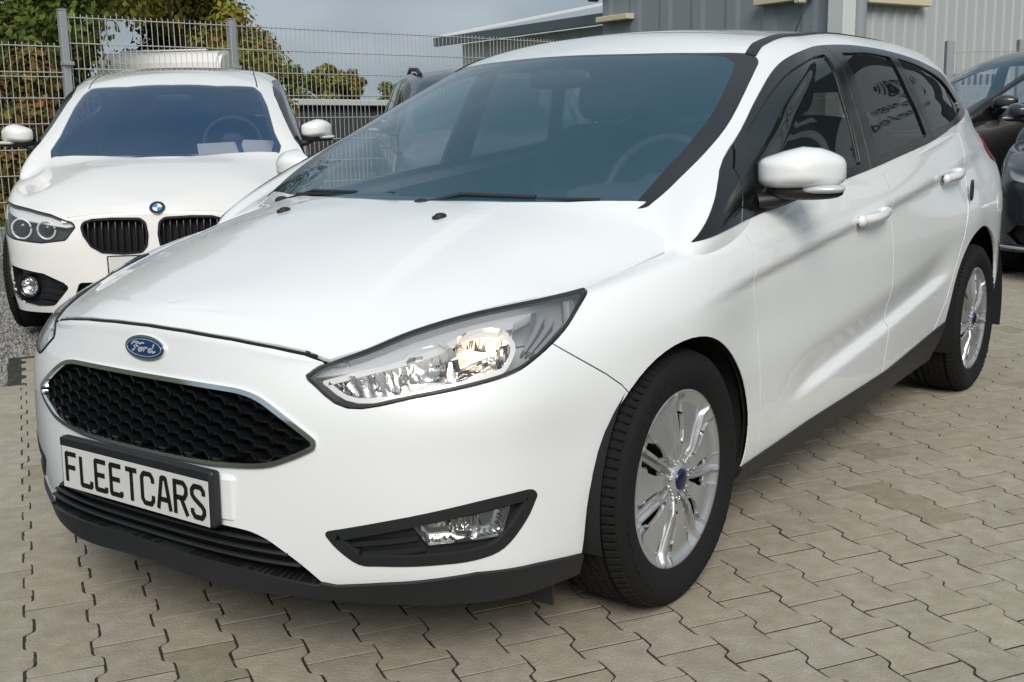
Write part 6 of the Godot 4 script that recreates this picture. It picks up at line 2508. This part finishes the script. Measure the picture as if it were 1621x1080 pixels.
func _ready() -> void:
	rng.seed = 20240611
	# camera
	var cam := Camera3D.new()
	cam.name = "camera"
	cam.fov = 33.2312
	cam.near = 0.05
	cam.far = 900.0
	cam.position = Vector3(2.0869, 1.1413, 2.3273)
	cam.rotation = Vector3(-0.1852, 0.6304, -0.0179)
	add_child(cam)
	# overcast sky and a veiled sun
	var env := Environment.new()
	env.background_mode = Environment.BG_SKY
	var sky := Sky.new()
	var sm := ProceduralSkyMaterial.new()
	sm.sky_top_color = Color(0.34, 0.415, 0.48).linear_to_srgb()
	sm.sky_horizon_color = Color(0.23, 0.295, 0.34).linear_to_srgb()
	sm.sky_curve = 0.35
	sm.ground_horizon_color = Color(0.25, 0.25, 0.23).linear_to_srgb()
	sm.ground_bottom_color = Color(0.18, 0.17, 0.15).linear_to_srgb()
	sm.sun_angle_max = 1.0
	sm.sky_energy_multiplier = 1.0
	var fn := FastNoiseLite.new()
	fn.noise_type = FastNoiseLite.TYPE_SIMPLEX_SMOOTH
	fn.frequency = 1.0
	fn.fractal_octaves = 5
	fn.seed = 7
	var ci := Image.create(1024, 512, false, Image.FORMAT_RGBAF)
	for y in 512:
		var el := PI * (0.5 - (y + 0.5) / 512.0)
		for x in 1024:
			var az := TAU * x / 1024.0
			var d := Vector3(cos(el) * cos(az), sin(el), cos(el) * sin(az))
			var q := Vector3(d.x, 0, d.z) / (absf(d.y) + 0.22)
			var n := fn.get_noise_3d(q.x * 1.1, q.z * 1.1, 3.0)
			var k := clampf(0.5 + n * 0.9, 0.0, 1.0)
			ci.set_pixel(x, y, Color(0.17 * k, 0.17 * k, 0.17 * k, 1.0) if el > 0 else Color(0, 0, 0, 1))
	sm.sky_cover = ImageTexture.create_from_image(ci)
	sky.sky_material = sm
	env.sky = sky
	env.tonemap_mode = Environment.TONE_MAPPER_LINEAR
	env.tonemap_exposure = 1.05
	env.sdfgi_enabled = true
	env.ssao_enabled = true
	env.ssil_enabled = true
	var we := WorldEnvironment.new()
	we.name = "sky"
	we.environment = env
	add_child(we)
	var sun := DirectionalLight3D.new()
	sun.name = "sun"
	sun.light_color = Color(1.0, 0.98, 0.95)
	sun.light_energy = 0.80
	sun.light_angular_distance = 30.0
	sun.shadow_enabled = true
	sun.position = Vector3(4, 12, 6)
	add_child(sun)
	sun.look_at_from_position(Vector3(5.2, 5.9, 6.0), Vector3.ZERO)
	make_materials()
	M.bark = mat(Color(0.05, 0.042, 0.033), 0.9)
	M.leaf = mat(Color(1, 1, 1), 0.6, 0.0, 0.3)
	M.leaf.vertex_color_use_as_albedo = true
	M.leaf.backlight_enabled = true
	M.leaf.backlight = Color(0.35, 0.4, 0.15)
	M.galvanised = mat(Color(0.46, 0.47, 0.44), 0.5, 0.2)
	M.post = mat(Color(0.30, 0.31, 0.33), 0.5, 0.3)
	M.cabinet = mat(Color(0.36, 0.38, 0.37), 0.6)
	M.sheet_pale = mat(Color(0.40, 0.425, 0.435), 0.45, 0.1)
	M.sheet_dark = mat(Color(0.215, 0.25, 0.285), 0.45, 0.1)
	M.sheet_white = mat(Color(0.55, 0.58, 0.58), 0.5)
	M.sheet_blue = mat(Color(0.24, 0.27, 0.30), 0.5)
	M.sheet_edge = mat(Color(0.07, 0.09, 0.10), 0.5)
	M.sheet_roof = mat(Color(0.34, 0.39, 0.43), 0.5, 0.2)
	M.cream = mat(Color(0.55, 0.50, 0.36), 0.6)
	M.slate = mat(Color(0.045, 0.05, 0.058), 0.7)
	M.slate_glass = mat(Color(0.05, 0.06, 0.07), 0.12)
	M.badge_white = mat(Color(0.7, 0.72, 0.74), 0.2)
	M.badge_sky = mat(Color(0.03, 0.22, 0.50), 0.2)
	M.screen_blue = pane(Color(0.01, 0.09, 0.24), 0.34)
	M.grit = noise_tex(0.15, 3, [0.0, Color(0.34, 0.33, 0.32), 0.36, Color(0.84, 0.84, 0.84), 0.7, Color(1, 1, 1), 1.0, Color(1.0, 1.0, 1.0)], 512, 31)
	M.grit_height = noise_tex(0.16, 3, [], 512, 32)
	build_ground(cam)
	build_halls()
	build_fences()
	build_background()
	build_van()
	M.board_pale = mat(Color(0.50, 0.55, 0.57), 0.5)
	build_board()
	plain_car("grey_estate_car", "dark grey car with roof rails parked right of the white hatchback, mostly hidden", M.paint_grey, Vector3(1.0, 1.10, 1.0), Transform3D(Basis(Vector3.UP, 0.80), place(812, 9.0, 0.05)), {"rails": true, "side": M.side_glass})
	plain_car("black_sport_utility_car", "black car seen from the side behind the estate's tail, silver belt line", M.paint_black, Vector3(1.0, 1.22, 1.02), Transform3D(Basis(Vector3.UP, 0.6304 - PI / 2 + 0.10), place(1425, 11.4, 0.02)), {"side": M.screen_glass, "slats": 4})
	plain_car("navy_car", "dark navy car at the right edge, finely slatted grille facing us", M.paint_navy, Vector3(1.0, 1.15, 1.0), Transform3D(Basis(Vector3.UP, -0.02), place(1800, 8.1, 0.0)), {"slats": 9, "slat_paint": M.chrome})
	build_hatchback()
	build_estate()
